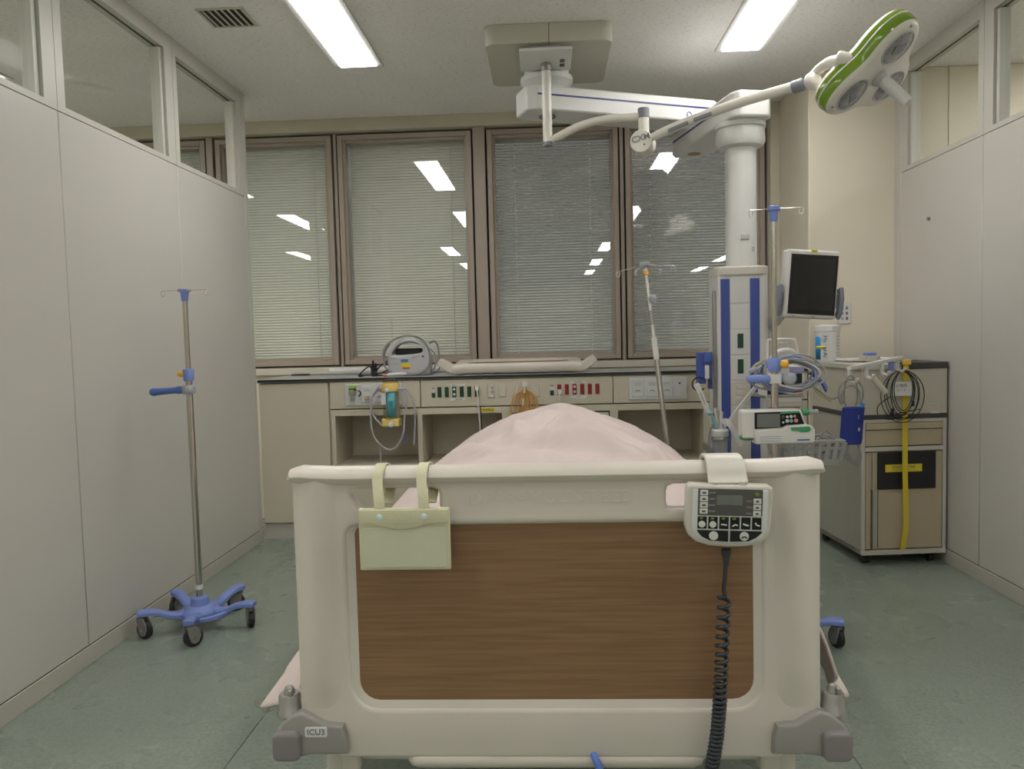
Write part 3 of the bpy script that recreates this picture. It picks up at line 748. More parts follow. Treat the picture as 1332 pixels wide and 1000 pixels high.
# ---- hand controller clipped to the footboard
hc = thing('bed_controller', 'beige bed control handset with button panel clipped over the footboard', 'controller', (.302, 1.35, .82))
RM = TR(.304, 1.335, .938) @ Matrix.Rotation(radians(2.2), 4, 'Y')
K = .001315
def U(px, py): return ((px - 947) * K, -(py - 631) * K)
def pl(name, x0, x1, y0, y1, d0, d1, m, par=hc, r=.0008, bev=.0004):
    a, b = U(x0, y1); c, d = U(x1, y0)
    return plate(name, [rr(a, c, b, d, r, 3)], d0, d1, m, par, bev=bev, mx=RM)
shell = [U(*p) for p in ((892, 640), (893, 633), (897, 630), (998, 630), (1002, 633), (1003, 641), (1001, 688), (997, 699), (988, 707), (970, 711), (945, 712), (922, 711), (905, 706), (896, 698), (892, 688))]
sh = plate('shell', [shell[::-1]], 0, .032, 'ctl', hc, bev=.006, mx=RM, seg=3)
face = [U(*p) for p in ((899, 636), (996, 636), (996, 686), (990, 698), (978, 704), (947, 706), (916, 704), (904, 697), (899, 686))]
fc = plate('face', [face[::-1]], -.0015, .004, 'ctl_w', hc, bev=.001, mx=RM)
pn = pl('display_panel', 906, 989, 635, 670, -.0025, 0, 'ctl_g', r=.001)
pl('screen', 930, 963, 643, 656, -.003, -.002, 'lcd', pn)
for k in range(4):
    b_ = pl('side_button', 908.5, 918.5, 636.5 + 8.1 * k, 643.5 + 8.1 * k, -.0034, -.002, 'btn', pn)
    pl('icon', 911, 916, 639 + 8.1 * k, 641.5 + 8.1 * k, -.0037, -.0032, 'ctl_g', pn, r=.0002, bev=0)
    pl('caption', 920, 928, 639 + 8.1 * k, 641 + 8.1 * k, -.0028, -.0024, 'ink_g', pn, r=.0001, bev=0)
for k in range(3):
    pl('side_button', 977, 987, 646.5 + 8.1 * k, 653.5 + 8.1 * k, -.0034, -.002, 'btn', pn)
    pl('icon', 980, 984, 649 + 8.1 * k, 651.5 + 8.1 * k, -.0037, -.0032, 'ctl_g', pn, r=.0002, bev=0)
    pl('caption', 968, 975, 649 + 8.1 * k, 651 + 8.1 * k, -.0028, -.0024, 'ink_g', pn, r=.0001, bev=0)
pl('power_light', 979, 984, 638.5, 643, -.0028, -.0024, 'led', pn, r=.002, bev=0)
for k in range(6):
    x = 906 + 14.05 * k
    b_ = pl('function_key', x, x + 12, 671.5, 687.5, -.0026, 0, 'scr_b')
    if k < 4: pl('key_light', x + 3, x + 7, 672.5, 675, -.003, -.0025, 'led', b_, r=.0003, bev=0)
    if k < 2:
        a, b = U(x + 5.6, 681.5); MB().cyl((a, -.0026, b), (a, -.0044, b), .0058, n=18).xf(RM).build('round_button', 'btn', b_, bevel=.0005)
    else:
        a, b = U(x + 6, 681.5); t = {2: 0, 3: .6, 4: -.35, 5: -1.0}[k]
        MB().sweep([(a - .005 * cos(t), -.0028, b - .005 * sin(t)), (a, -.0028, b), (a + .005, -.0028, b - .001)], RECT(.0024, .0006), (0, 1, 0)).xf(RM).build('icon', 'btn', b_, smooth=0)
lowl = [U(*p) for p in ((906, 689.5), (946, 689.5), (946, 704), (923, 703), (912, 698), (906, 691.5))]
lowr = [U(*p) for p in ((948.5, 689.5), (989, 689.5), (989, 691.5), (982, 698), (972, 703), (948.5, 704))]
for lp, cx in ((lowl, 927), (lowr, 966.5)):
    b_ = plate('lower_key', [lp[::-1]], -.0026, 0, 'scr_b', hc, mx=RM)
    a, b = U(cx, 696.3); MB().cyl((a, -.0026, b), (a, -.0046, b), .0078, n=20).xf(RM).build('round_button', 'btn', b_, bevel=.0006)
a, b = U(966.5, 696.3)
ar = MB()
for s in (-1, 1): ar.sweep([(a, -.0048, b), (a + s * .005, -.0048, b - .003)], RECT(.003, .0004), (0, 1, 0))
ar.xf(RM).build('arrow_mark', 'ctl_g', hc, smooth=0)
# clip hook over the top rail
pts = [(0, 1.343, .940), (0, 1.352, .950), (0, 1.362, .966), (0, 1.376, .9775), (0, 1.40, .981), (0, 1.424, .978), (0, 1.438, .965), (0, 1.441, .945)]
pts = spline(pts, 4); rings = []
for i, p in enumerate(pts):
    t = (pts[min(i + 1, len(pts) - 1)] - pts[max(i - 1, 0)]).normalized(); nrm = Vector((1, 0, 0)).cross(t).normalized()
    w0 = .068 - .006 * i / len(pts)
    rings.append([p + Vector((.303 + a_, 0, 0)) + nrm * b2 for a_, b2 in RECT(w0, .005)])
MB().loft(rings).build('clip', 'ctl', hc, bevel=.0015)
for xx in (.280, .326): MB().box(xx - .006, xx + .006, 1.338, 1.350, .925, .945).build('clip_arm', 'ctl', hc, bevel=.002)
MB().lathe([(.0085, .824), (.0085, .816), (.0055, .808), (.0045, .795)], (.300, 1.352, 0), n=16).build('strain_relief', 'coil', hc)
cp = spline([(.299, 1.352, .80), (.298, 1.353, .775), (.296, 1.354, .752), (.2985, 1.352, .738)], 6)
path = spline([(.2955, 1.350, .738), (.293, 1.350, .69), (.2895, 1.350, .62), (.286, 1.349, .555), (.280, 1.348, .49), (.270, 1.347, .43), (.262, 1.345, .36)], 40)
NT = 0; coil = []; ph = 0.0
fr_ = MB().frames(path, (0, 1, 0)); step = 1
for i in range(len(fr_) - 1):
    p, a_, b2 = fr_[i]; q = fr_[i + 1][0]; L = (q - p).length
    z = p.z; pit = .0185 - .0110 * max(0, min(1, (.735 - z) / .20)) ** 1.6
    n = max(1, int(L / pit * 12))
    for j in range(n):
        t = j / n; c = p.lerp(q, t); ph += 2 * pi * L / pit / n
        coil.append(c + a_ * (.0095 * cos(ph)) + b2.cross(a_).cross(a_).normalized() * 0 + Vector((0, 1, 0)) * (.0095 * sin(ph)))
MB().tube(cp + coil, .0037, 6).build('coiled_cord', 'coil', hc, smooth=180)

# ---- spare headboard lying on the worktop, grip rail towards the room
hb = thing('headboard', 'beige headboard with brown panel lying flat on the worktop', 'headboard', (-.195, 4.9, .985))
HM = basis((-.193, 5.155, 1.045), (.84, 0, 0), (0, -.05, .998), (0, -.92, -.047))
f = board('frame', hb, HM)
for sgn in (-1, 1):
    p = [(-.193 + sgn * a_, 4.70, zz) for a_, zz in ((.36, 1.014), (.395, 1.018), (.432, 1.042), (.470, 1.070))]
    MB().sweep(p, [(-.030, -.050), (.030, -.050), (.030, .075), (-.030, .075)], (0, 1, 0), [(.6, .7), (.85, .9), (.9, 1), (.7, 1)]).build('corner_wing', 'bed', hb, bevel=.007, seg=3)
    MB().tube(ring((-.193 + sgn * .30, 4.86, 1.045), .028, (1, 0, 0), (0, 1, 0), 14), .005, 6, closed=True).build('socket_ring', 'alu', hb)

# ================================================================== IV STANDS
def castor(root, c, dirv, r=.0375):
    """small twin-cheek swivel castor; c is the stem point on the leg end, wheel touches the floor"""
    d = Vector((dirv[0], dirv[1], 0)).normalized(); ax = Vector((-d.y, d.x, 0)); wc = Vector((c[0], c[1], r)) + d * .014
    fk = MB()
    for s in (-1, 1):
        o_ = ax * (s * .0135); pr = [(.004, c[2]), (.004, c[2] - .012)]
        poly = [wc + o_ + d * a + Vector((0, 0, b)) for a, b in ((-.030, .048), (.006, .050), (.024, .026), (.026, .002), (.016, -.020), (0, -.026), (-.014, -.018), (-.024, .012))]
        fk.loft([[p - ax * .0025 for p in poly], [p + ax * .0025 for p in poly]])
    fk.cyl((c[0], c[1], c[2] - .018), (c[0], c[1], c[2] + .002), .011, n=12)
    k = fk.build('castor', 'castor', root, bevel=.001, seg=1)
    MB().tube([wc - ax * .0105, wc - ax * .009, wc + ax * .009, wc + ax * .0105], [r - .004, r, r, r - .004], 24).build('wheel', 'rubber', k)
    MB().cyl(wc - ax * .0172, wc + ax * .0172, .006, n=10).build('axle', 'steel', k)

def hooks(root, c, dirs, L=.088, head='blue'):
    c = Vector(c)
    for d in dirs:
        d = Vector(d).normalized(); e = c + d * L
        pts = [c + d * .02, c + d * (L * .5) + Vector((0, 0, -.002)), e + Vector((0, 0, -.002))]
        loop = [e + d * (.010 * sin(t) * .9) + Vector((0, 0, -.014 + .012 * cos(t))) for t in [i * 2 * pi / 14 for i in range(1, 13)]]
        MB().tube(pts + loop, .0022, 6).build('hook', 'chrome', root)

def iv_base(root, cx, cy, a0):
    MB().lathe([(.020, .135), (.034, .130), (.040, .100), (.075, .082), (.082, .070), (.078, .055), (.03, .052)], (cx, cy, 0), n=30).build('base_hub', 'blue', root, smooth=50)
    for k in range(5):
        t = a0 + k * 2 * pi / 5; d = Vector((cos(t), sin(t), 0)); C = Vector((cx, cy, 0))
        pts = [C + d * r_ + Vector((0, 0, z)) for r_, z in ((.045, .072), (.09, .070), (.125, .078), (.160, .094), (.195, .103), (.225, .104), (.244, .103))]
        MB().sweep(pts, [(-.026, -.013), (.026, -.013), (.026, .006), (.017, .014), (-.017, .014), (-.026, .006)], (0, 0, 1), [1.15, 1.0, .86, .8, .86, .9, .8]).build('base_leg', 'blue', root, bevel=.003)
        castor(root, tuple(C + d * .226 + Vector((0, 0, .092))), (cos(t + 2.2), sin(t + 2.2)))
    # foot grip: curved bar joining two legs
    arc = [Vector((cx, cy, .070)) + Vector((cos(t), sin(t), 0)) * .125 for t in [a0 + 3 * 2 * pi / 5 + i * (2 * pi / 5) / 10 for i in range(11)]]
    MB().sweep(arc, [(-.009, -.010), (.009, -.010), (.009, .008), (-.009, .008)], (0, 0, 1)).build('foot_grip', 'blue', root, bevel=.003)

iv = thing('iv_stand', 'steel IV stand on a blue five-castor base beside the left partition', 'iv stand', (-1.51, 3.2, 0), group='wheeled IV stands')
cx, cy = -1.51, 3.2
iv_base(iv, cx, cy, radians(68))
MB().cyl((cx, cy, .10), (cx, cy, 1.06), .0135).build('lower_pole', 'steel', iv)
MB().cyl((cx, cy, 1.0), (cx, cy, 1.42), .0105).build('upper_pole', 'steel', iv)
MB().cyl((cx, cy, .165), (cx, cy, .185), .0150).build('pole_sticker', 'white', iv)
MB().lathe([(.012, 1.385), (.014, 1.39), (.016, 1.42), (.018, 1.424), (.018, 1.434), (.010, 1.437)], (cx, cy, 0)).build('hook_head', 'blue', iv)
MB().box(cx - .026, cx + .026, cy - .012, cy + .012, 1.423, 1.438).build('hook_block', 'knob', iv, bevel=.005)
hooks(iv, (cx, cy, 1.433), ((-1, .05, 0), (1, -.05, 0)), .094)
MB().lathe([(.018, 1.052), (.021, 1.058), (.023, 1.098), (.021, 1.102), (.011, 1.104)], (cx, cy, 0)).build('height_clamp', 'blue', iv)
MB().lathe([(.011, .020), (.013, .024), (.013, .040), (.010, .043)], (cx, cy, 1.083), (-1, -.1, 0), 14).build('clamp_knob', 'amber', iv)
MB().box(cx - .024, cx + .022, cy - .024, cy + .02, .998, 1.036).build('grip_clamp', 'knob', iv, bevel=.008)
MB().ball((cx + .002, cy - .027, 1.017), (.018, .008, .018)).build('grip_knob', 'knob', iv)
MB().tube([(cx - .02, cy, 1.016), (cx - .05, cy, 1.015), (cx - .056, cy, 1.0145), (cx - .10, cy, 1.012), (cx - .135, cy, 1.010), (cx - .155, cy, 1.009), (cx - .166, cy, 1.009)], [.015, .0165, .0135, .0135, .015, .0175, .012], 14).build('push_handle', 'blue_d', iv)

# ---- right IV stand behind the bed
cx, cy = .853, 3.0
iv2 = thing('iv_stand', 'steel IV stand carrying the infusion pump, half hidden behind the bed', 'iv stand', (cx, cy, 0), group='wheeled IV stands')
iv_base(iv2, cx, cy, radians(-18))
MB().cyl((cx, cy, .10), (cx, cy, 1.07), .0135).build('lower_pole', 'steel', iv2)
MB().cyl((cx, cy, 1.0), (cx, cy, 1.65), .0100).build('upper_pole', 'steel', iv2)
MB().lathe([(.012, 1.608), (.0135, 1.612), (.016, 1.645), (.024, 1.65), (.024, 1.664), (.012, 1.668)], (cx, cy, 0)).build('hook_head', 'blue', iv2)
hooks(iv2, (cx, cy, 1.657), ((-.9, -.3, -.06), (1, -.1, .02)), .098)
MB().lathe([(.019, 1.045), (.024, 1.052), (.025, 1.092), (.021, 1.098), (.011, 1.10)], (cx, cy, 0)).build('height_clamp', 'blue', iv2)
MB().lathe([(.011, .018), (.016, .024), (.017, .046), (.012, .050)], (cx, cy, 1.075), (1, -.35, 0), 16).build('clamp_knob', 'amber', iv2)
MB().box(cx - .022, cx + .024, cy - .014, cy + .02, 1.000, 1.038).build('grip_clamp', 'pump', iv2, bevel=.004)
MB().lathe([(.024, 0), (.024, .014), (.017, .024), (.008, .027)], (cx + .050, cy - .012, 1.018), (0, -1, 0), 20).build('grip_knob', 'knob', iv2)
MB().tube([(cx + .024, cy, 1.02), (cx + .075, cy + .004, 1.024), (cx + .080, cy + .004, 1.025)], [.014, .017, .016], 12).build('knob_arm', 'blue', iv2)
MB().tube([(cx - .022, cy - .004, 1.018), (cx - .05, cy - .008, 1.020), (cx - .095, cy - .012, 1.020), (cx - .106, cy - .013, 1.020)], [.014, .0165, .0165, .009], 14).build('push_handle', 'blue', iv2)

# ---- leaning pole behind the bed
ip = thing('drip_pole', 'slim leaning drip pole rising behind the bed', 'drip pole', (.535, 3.48, .47))
P0, P1 = Vector((.540, 3.46, .47)), Vector((.440, 3.56, 1.512)); D_ = (P1 - P0).normalized()
def on(t): return P0 + (P1 - P0) * t
MB().cyl(on(0), on(.60), .0115, n=14).build('lower_tube', 'steel', ip)
MB().cyl(on(.59), on(.685), .0125, n=14).build('joint_sleeve', 'white', ip)
MB().tube([on(.01), (.47, 3.40, .45), (.40, 3.34, .44), (.40, 3.30, .44)], .012, 10).build('bed_clamp', 'alu', ip)
MB().cyl(on(.68), on(.985), .0082, n=14).build('upper_tube', 'chrome', ip)
MB().cyl(on(.74), on(.80), .0105, n=14).build('lock_sleeve', 'alu', ip)
MB().lathe([(.017, 0), (.019, .004), (.018, .014), (.008, .018)], on(.852) + Vector((.012, -.012, 0)), (.3, -1, 0), 18).build('lock_knob', 'knob', ip)
MB().cyl(on(.955), on(.972), .0125, n=14).build('amber_ring', 'amber', ip)
MB().box(-.022, .022, -.014, .014, -.010, .012).xf(Matrix.Translation(on(1.0))).build('hook_block', 'knob', ip, bevel=.005)
hooks(ip, on(1.0), ((-1, -.1, -.22), (1, -.1, -.06), (-.5, -1, -.3), (.45, -1, -.2)), .125)

# ================================================================== CEILING PENDANT
pd = thing('ceiling_pendant', 'jointed white ceiling pendant with blue-striped supply tower', 'pendant', (.02, 4.10, HC))
def rrect_box(name, m, par, x0, x1, y0, y1, z0, z1, r, bev):
    n = 6; out = rr(x0, x1, y0, y1, r, n)
    return MB().prism(out, 'xy', z0, z1).build(name, m, par, bevel=bev, seg=3)
rrect_box('ceiling_cover', 'cover', pd, -.272, .032, 3.768, 4.395, 2.583, HC, (.05, .004, .004, .05), .012)
rrect_box('ceiling_cover', 'cover', pd, .034, .333, 3.768, 4.395, 2.583, HC, (.004, .05, .05, .004), .012)
MB().lathe([(.115, 2.583), (.115, 2.54), (.135, 2.53), (.135, 2.505), (.105, 2.47), (.105, 2.462)], (.02, 4.13, 0), n=40).build('ceiling_bearing', 'pend', pd)
def arm(name, a, b, z0, z1, wd, ext0, ext1, m='pend', taper=1.0):
    a, b = Vector(a), Vector(b); d = (b - a).normalized(); n = Vector((-d.y, d.x, 0)); A = a - d * ext0; B = b + d * ext1
    w2 = wd / 2; w3 = w2 * taper; c = .35
    out = [A + n * w2 * c * 2 - n * 0, A + d * .045 + n * w2, B - d * .045 + n * w3, B + n * w3 * c * 2, B - n * w3 * c * 2, B - d * .045 - n * w3, A + d * .045 - n * w2, A - n * w2 * c * 2]
    o = MB().loft([[Vector((p.x, p.y, z0)) for p in out], [Vector((p.x, p.y, z1)) for p in out]]).build(name, m, pd, bevel=.010, seg=3)
    for s in (-1, 1):
        zz = z0 + (z1 - z0) * .62; p = A + d * .05 + n * (w2 + .0006) * s; q = B - d * .05 + n * (w3 + .0006) * s
        MB().sweep([p + Vector((0, 0, zz)), q + Vector((0, 0, zz))], RECT(.002, .009), (0, 0, 1)).build('blue_line', 'navy', o, smooth=0)
    MB().box(A.x + .004, A.x + .004, A.y, A.y, z0, z1) if False else None
    return o
PV = Vector((.832, 4.455, 0)); CC = Vector((.946, 3.88, 0))
a1 = arm('upper_arm', (.02, 4.12, 0), PV, 2.338, 2.462, .215, .145, .11)
MB().lathe([(.028, 0), (.028, -.004), (.022, -.005)], (.02, 4.12, 2.338), (0, 0, 1), 24).build('axis_cap', 'pend_g', a1)
MB().tube(ring((.02, 4.12, 2.334), .040, (1, 0, 0), (0, 1, 0), 28), .004, 6, closed=True).build('axis_ring', 'ink_g', a1)
MB().cyl(PV + Vector((0, 0, 2.30)), PV + Vector((0, 0, 2.34)), .085, n=32).build('elbow_bearing', 'pend', pd)
a2 = arm('lower_arm', PV, CC, 2.195, 2.315, .20, .115, .155)
MB().lathe([(.036, 0), (.036, -.003), (.030, -.004)], PV + Vector((0, 0, 2.195)), (0, 0, 1), 24).build('axis_cap', mat('brass_sticker', (.36, .24, .08), .5), a2)
nd = (PV - Vector((.02, 4.12, 0))).normalized(); nn = Vector((nd.y, -nd.x, 0))
pm = Vector((.02, 4.12, 0)) + nd * .78 + nn * .1085
MB().tube(ring((pm.x, pm.y, 2.372), .014, nd, (0, 0, 1), 20), .0025, 6, closed=True).build('maker_emblem', 'hblue', a1)
MB().lathe([(.118, 2.197), (.118, 2.175), (.108, 2.17), (.113, 2.165), (.116, 2.11), (.104, 2.088), (.074, 2.078)], (CC.x, CC.y, 0), n=40).build('column_collar', 'pend', pd)
colm = MB().cyl((CC.x, CC.y, 1.50), (CC.x, CC.y, 2.09), .0735, n=40).build('column', 'pend', pd)
def on_col(ang, z): return basis((CC.x + .0738 * sin(ang), CC.y - .0738 * cos(ang), z), (cos(ang), sin(ang), 0), (-sin(ang), cos(ang), 0), (0, 0, 1))
MB().box(-.02, .02, -.001, .002, -.003, .003).xf(on_col(0, 1.640)).build('rating_mark', 'ink_g', colm, smooth=0)
for k in range(4): MB().box(-.018 + k * .010, -.013 + k * .010, -.001, .002, 0, .013).xf(on_col(.0 + .02 * k, 1.650)).build('rating_mark', mat('pale_print', (.42, .42, .42), .7), colm, smooth=0)
for k in range(3): MB().box(-.010, .010, -.001, .002, 0, .0025).xf(on_col(.62, 1.600 - k * .008)).build('rating_mark', 'ink_g', colm, smooth=0)
# tower head
TX0, TX1, TY0, TY1 = .806, 1.048, 3.765, 3.99
cap = rrect_box('tower_cap', 'offwhite', pd, TX0 - .002, TX1 + .004, TY0 - .008, TY1, 1.464, 1.512, (.03, .05, .03, .03), .010)
bd = rrect_box('tower_body', 'pend', pd, TX0, TX1, TY0, TY1, .56, 1.468, (.012, .03, .02, .02), .004)
for a, b in ((TX0 + .014, TX0 + .056), (TX0 + .152, TX0 + .196)):
    MB().box(a, b, TY0 - .004, TY0 + .002, .565, 1.452).build('blue_strip', 'tower_b', pd, bevel=.002)
for z0, z1 in ((1.335, 1.462), (1.213, 1.333), (1.091, 1.211), (.968, 1.089), (.848, .966), (.565, .846)):
    p_ = MB().box(TX0 + .058, TX0 + .150, TY0 - .003, TY0 + .002, z0 + .0015, z1 - .0015).build('front_panel', 'offwhite' if z0 < .9 else 'pend', pd, bevel=.0015)
    if z0 in (1.091, .968):
        zc = 1.158 if z0 > 1 else 1.036
        sk = MB().box(TX0 + .091, TX0 + .118, TY0 - .007, TY0 - .002, zc - .034, zc + .034).build('socket', 's_green', p_, bevel=.0015)
    if z0 == .848:
        for k in range(3): MB().box(TX0 + .085, TX0 + .125, TY0 - .005, TY0 - .002, .868 + k * .03, .888 + k * .03).build('blank_insert', 'offwhite', p_, bevel=.001)
MB().box(TX1 - .001, TX1 + .006, TY0 + .05, TY1 - .04, .58, 1.44).build('side_channel', 'pend_g', pd, bevel=.002)
for z in (1.30, 1.12, .95): MB().box(TX1 + .004, TX1 + .010, TY0 + .07, TY0 + .13, z, z + .10).build('side_socket', 'lred' if z > 1.2 else 's_green', pd, bevel=.001)
MB().box(TX0 - .014, TX0, TY0 + .03, TY0 + .06, .60, 1.40).build('equipment_rail', 'alu', pd, bevel=.002)

# ---- examination lamp on its own spring arm
sl = thing('examination_lamp', 'white and green three-lens examination lamp on a jointed ceiling arm', 'lamp', (.02, 3.9, 2.58))
MB().prism(rr(-.108, .140, 3.735, 4.02, .006), 'xy', 2.535, 2.549).build('mount_plate', 'white', sl, bevel=.003)
MB().box(-.06, .09, 3.80, 3.98, 2.549, 2.583).build('mount_block', 'pend_g', sl, bevel=.004)
for z in (0, 1): MB().box(.084, .108, 3.945 - .062 * z - .022, 3.945 - .062 * z + .022, 2.5335, 2.536).build('vent_slot', 'black', sl, smooth=0)
TX, TY = .018, 3.925
MB().cyl((TX, TY, 2.50), (TX, TY, 2.536), .026).build('swivel_ring', 'alu', sl, bevel=.003)
MB().cyl((TX, TY, 2.158), (TX, TY, 2.505), .0235).build('drop_tube', 'lampwhite', sl)
MB().cyl((TX + .001, TY, 2.138), (TX + .001, TY, 2.160), .0245).build('drop_tube_end', 'collar', sl, bevel=.004)
KX, KY = .474, 3.80
pts = spline([(TX, TY, 2.165), (TX + .05, TY - .012, 2.180), (TX + .15, TY - .036, 2.219), (TX + .27, TY - .070, 2.238), (KX - .02, KY + .005, 2.232)], 7)
MB().tube(pts, [.0175] * 6 + [.0195] * 23, 14).build('swing_arm', 'lampwhite', sl)
MB().cyl((KX, KY, 2.222), (KX, KY, 2.270), .027).build('joint_collar', 'collar', sl, bevel=.003)
MB().cyl((KX, KY, 2.11), (KX, KY, 2.225), .0255).build('joint_post', 'lampwhite', sl)
ka = Vector((-.30, -1, 0)).normalized(); kc = Vector((KX - .006, KY - .01, 2.103)); kx = Vector((1, -.30, 0)).normalized()
kn = MB().lathe([(.046, -.060), (.053, -.052), (.053, .050), (.050, .056), (.0, .057)], kc, ka, 32).build('knuckle', 'lampwhite', sl)
text('maker_lettering', 'CXM', .040, basis(kc + ka * .0578 + Vector((0, 0, .012)), kx, -ka, (0, 0, 1)) @ Matrix.Rotation(radians(-10), 4, 'Y'), 'ink_g', kn, bold=.0005)
MB().cyl(kc + ka * .056 + kx * .016 + Vector((0, 0, -.018)), kc + ka * .059 + kx * .016 + Vector((0, 0, -.018)), .004, n=10).build('knuckle_screw', 'ink', kn)
SA = kc + Vector((.02, -.045, .010)); SB = Vector((1.045, 3.28, 2.192)); sd = (SB - SA).normalized()
def sa(t): return SA + (SB - SA) * t
sm = [sa(t) + Vector((0, 0, .018 * sin(pi * t))) for t in [i / 14 for i in range(15)]]
spr = MB().sweep(sm, [(.020 * cos(2 * pi * k / 12), .024 * sin(2 * pi * k / 12)) for k in range(12)], (0, 0, 1), [.7, .85] + [.9] * 11 + [.9, .9]).build('spring_arm', 'lampwhite', sl, smooth=50)
for t0, t1 in ((.16, .30), (.34, .46)):
    side = Vector((-sd.y, sd.x, 0)).normalized() * -1
    off = side * .0165 * 1 + Vector((0, 0, -.010))
    q0 = sa(t0) + Vector((0, 0, .018 * sin(pi * t0))); q1 = sa(t1) + Vector((0, 0, .018 * sin(pi * t1)))
    MB().sweep([q0 + off, q1 + off], RECT(.008, .016), (0, 0, 1)).build('adjust_slot', 'collar', spr, bevel=.002)
MB().cyl(SB - sd * .035, SB + sd * .01, .0255).build('arm_collar', 'collar', sl, bevel=.003)
jb = SB + Vector((.035, -.03, .004))
MB().ball(jb, (.034, .034, .034), 18).build('elbow', 'lampwhite', sl)
HB = Vector((1.128, 3.04, 2.200))
MB().tube(spline([jb + Vector((-.004, 0, .012)), jb + Vector((.015, -.012, .035)), jb.lerp(HB, .6) + Vector((0, 0, .03)), HB], 6), [.018] * 7 + [.020] * 12, 14).build('yoke_arm', 'lampwhite', sl)
MB().lathe([(.026, -.032), (.032, -.026), (.032, .022), (.024, .034), (.008, .038)], HB, (.85, -.3, -.35), 24).build('yoke_hub', 'lampwhite', sl)
vw = Vector((.356, .891, .285)).normalized(); rt = Vector((.929, -.371, 0)).normalized(); upv = rt.cross(vw).normalized()
nv = (vw * -.44 + (rt * .68 - upv * .73) * .90).normalized()
e1 = (rt * .77 + upv * .64); e1 = (e1 - nv * e1.dot(nv)).normalized(); e2 = nv.cross(e1).normalized()
if e2.dot(rt - upv) < 0: e2 = -e2
hcn = Vector((1.258, 3.10, 2.176))
lob = [e2, e1 * .866 - e2 * .5, -e1 * .866 - e2 * .5]
NO = 72
def trefoil(k):
    out = []
    for i in range(NO):
        t = 2 * pi * i / NO          # angle from e2
        r_ = .186 + .040 * cos(3 * t); out.append((t, r_ * k))
    return out
def tref_ring(k, h): return [hcn + (e2 * cos(t) + e1 * sin(t)) * r_ + nv * h for t, r_ in trefoil(k)]
MB().loft([tref_ring(k, h) for k, h in ((.55, -.074), (.82, -.070), (.94, -.060), (.985, -.046))]).build('lamp_back', 'lampwhite', sl, smooth=60)
MB().loft([tref_ring(k, h) for k, h in ((.985, -.047), (1.0, -.038), (1.014, -.014), (1.0, .010), (.985, .016))]).build('lamp_rim', 'green_l', sl, smooth=60)
MB().loft([tref_ring(k, h) for k, h in ((1.004, -.0275), (1.016, -.0265), (1.018, -.0215), (1.006, -.0205))], closed=True).build('rim_line', 'lampwhite', sl, smooth=60)
lf = MB().loft([tref_ring(k, h) for k, h in ((.99, .015), (.955, .026), (.90, .031), (.5, .034))]).build('lamp_face', 'lampwhite', sl, smooth=60)
for d in lob:
    c = hcn + d * .120 + nv * .033; ex = d; ey = nv.cross(d)
    MB().tube(ring(c, .067, ex, ey, 36), .004, 8, closed=True).build('lens_bezel', 'pend_g', lf)
    l_ = MB().lathe([(.066, .0), (.058, .004), (.03, .007), (0, .0075)], c, nv, 32).build('lens', 'lens', lf)
    MB().sweep([c + ex * .0 + nv * .008 - ey * .03, c + nv * .009 + ey * .03], RECT(.03, .003), tuple(nv)).build('reflector_core', 'collar', l_, smooth=0)
    MB().cyl(c + d * .085 + nv * -.006, c + d * .085 + nv * .0, .005, n=10).build('face_screw', 'collar', lf)
MB().lathe([(.034, .030), (.034, .048), (.028, .056), (.0205, .060), (.0205, .066)], hcn, nv, 28).build('handle_base', 'pend_g', sl)
MB().tube([hcn + nv * .06, hcn + nv * .085, hcn + nv * .185, hcn + nv * .192], [.023, .0245, .021, .018], 24).build('handle', 'pend', sl)
MB().tube([hcn + nv * .150, hcn + nv * .1925], [.010, .0105], 18).build('handle_core', 'pend_g', sl)

# ================================================================== SUPPLY CART
ct = thing('supply_cart', 'beige supply cart with drawer and tan door by the right partition', 'cart', (1.556, 3.962, 0), radians(5))
def cbx(name, m, x0, x1, y0, y1, z0, z1, par=ct, bevel=.002): return MB().box(x0, x1, y0, y1, z0, z1).build(name, m, par, bevel=bevel, loc=True)
CW, CD = .435, .575
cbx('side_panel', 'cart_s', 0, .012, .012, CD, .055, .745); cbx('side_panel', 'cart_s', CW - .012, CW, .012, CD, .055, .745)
cbx('back_panel', 'cart_s', .012, CW - .012, CD - .012, CD, .055, .745); cbx('bottom', 'cart', 0, CW, 0, CD, .055, .080)
for a, b in ((0, .018), (CW - .018, CW)): cbx('stile', 'cart', a, b, 0, .014, .080, .745)
for z0, z1 in ((.583, .605), (.728, .745)): cbx('rail', 'cart', .018, CW - .018, 0, .014, z0, z1)
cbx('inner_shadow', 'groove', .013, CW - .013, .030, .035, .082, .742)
d = cbx('drawer', 'cart_t', .021, CW - .021, .004, .028, .610, .690); cbx('drawer_lip', 'cart_t', .021, CW - .021, -.004, .020, .694, .726, d)
d = cbx('door', 'cart_t', .058, CW - .021, .003, .026, .086, .578)
cbx('door_stile', 'cart_t', .021, .048, .003, .026, .086, .578, d); cbx('hinge_strip', 'cart_s', .0485, .0575, .010, .026, .390, .578, d, 0)
cbx('pull_recess', 'cart_d', .080, .084, -.0006, .004, .095, .385, d, 0); cbx('door_edge', 'cart_s', .060, .080, -.0004, .004, .095, .385, d, 0)
bp_ = cbx('black_board', 'black', .080, .378, -.004, .003, .390, .578, d, .001)
yl = cbx('yellow_label', 'yellow', .118, .306, -.0055, -.004, .478, .516, d, 0)
text('lettering', '使用後は清拭 確認', .0145, ct.matrix_basis @ TR(.212, -.0062, .502), 'ink_g', yl)
text('lettering', 'コンセント ON', .012, ct.matrix_basis @ TR(.19, -.0062, .487), 'ink_g', yl)
cbx('dark_band', 'cart_d', -.003, CW + .002, -.002, CD, .745, .768)
ub = cbx('upper_box', 'cart_tp', .0, CW, 0, CD, .768, .994)
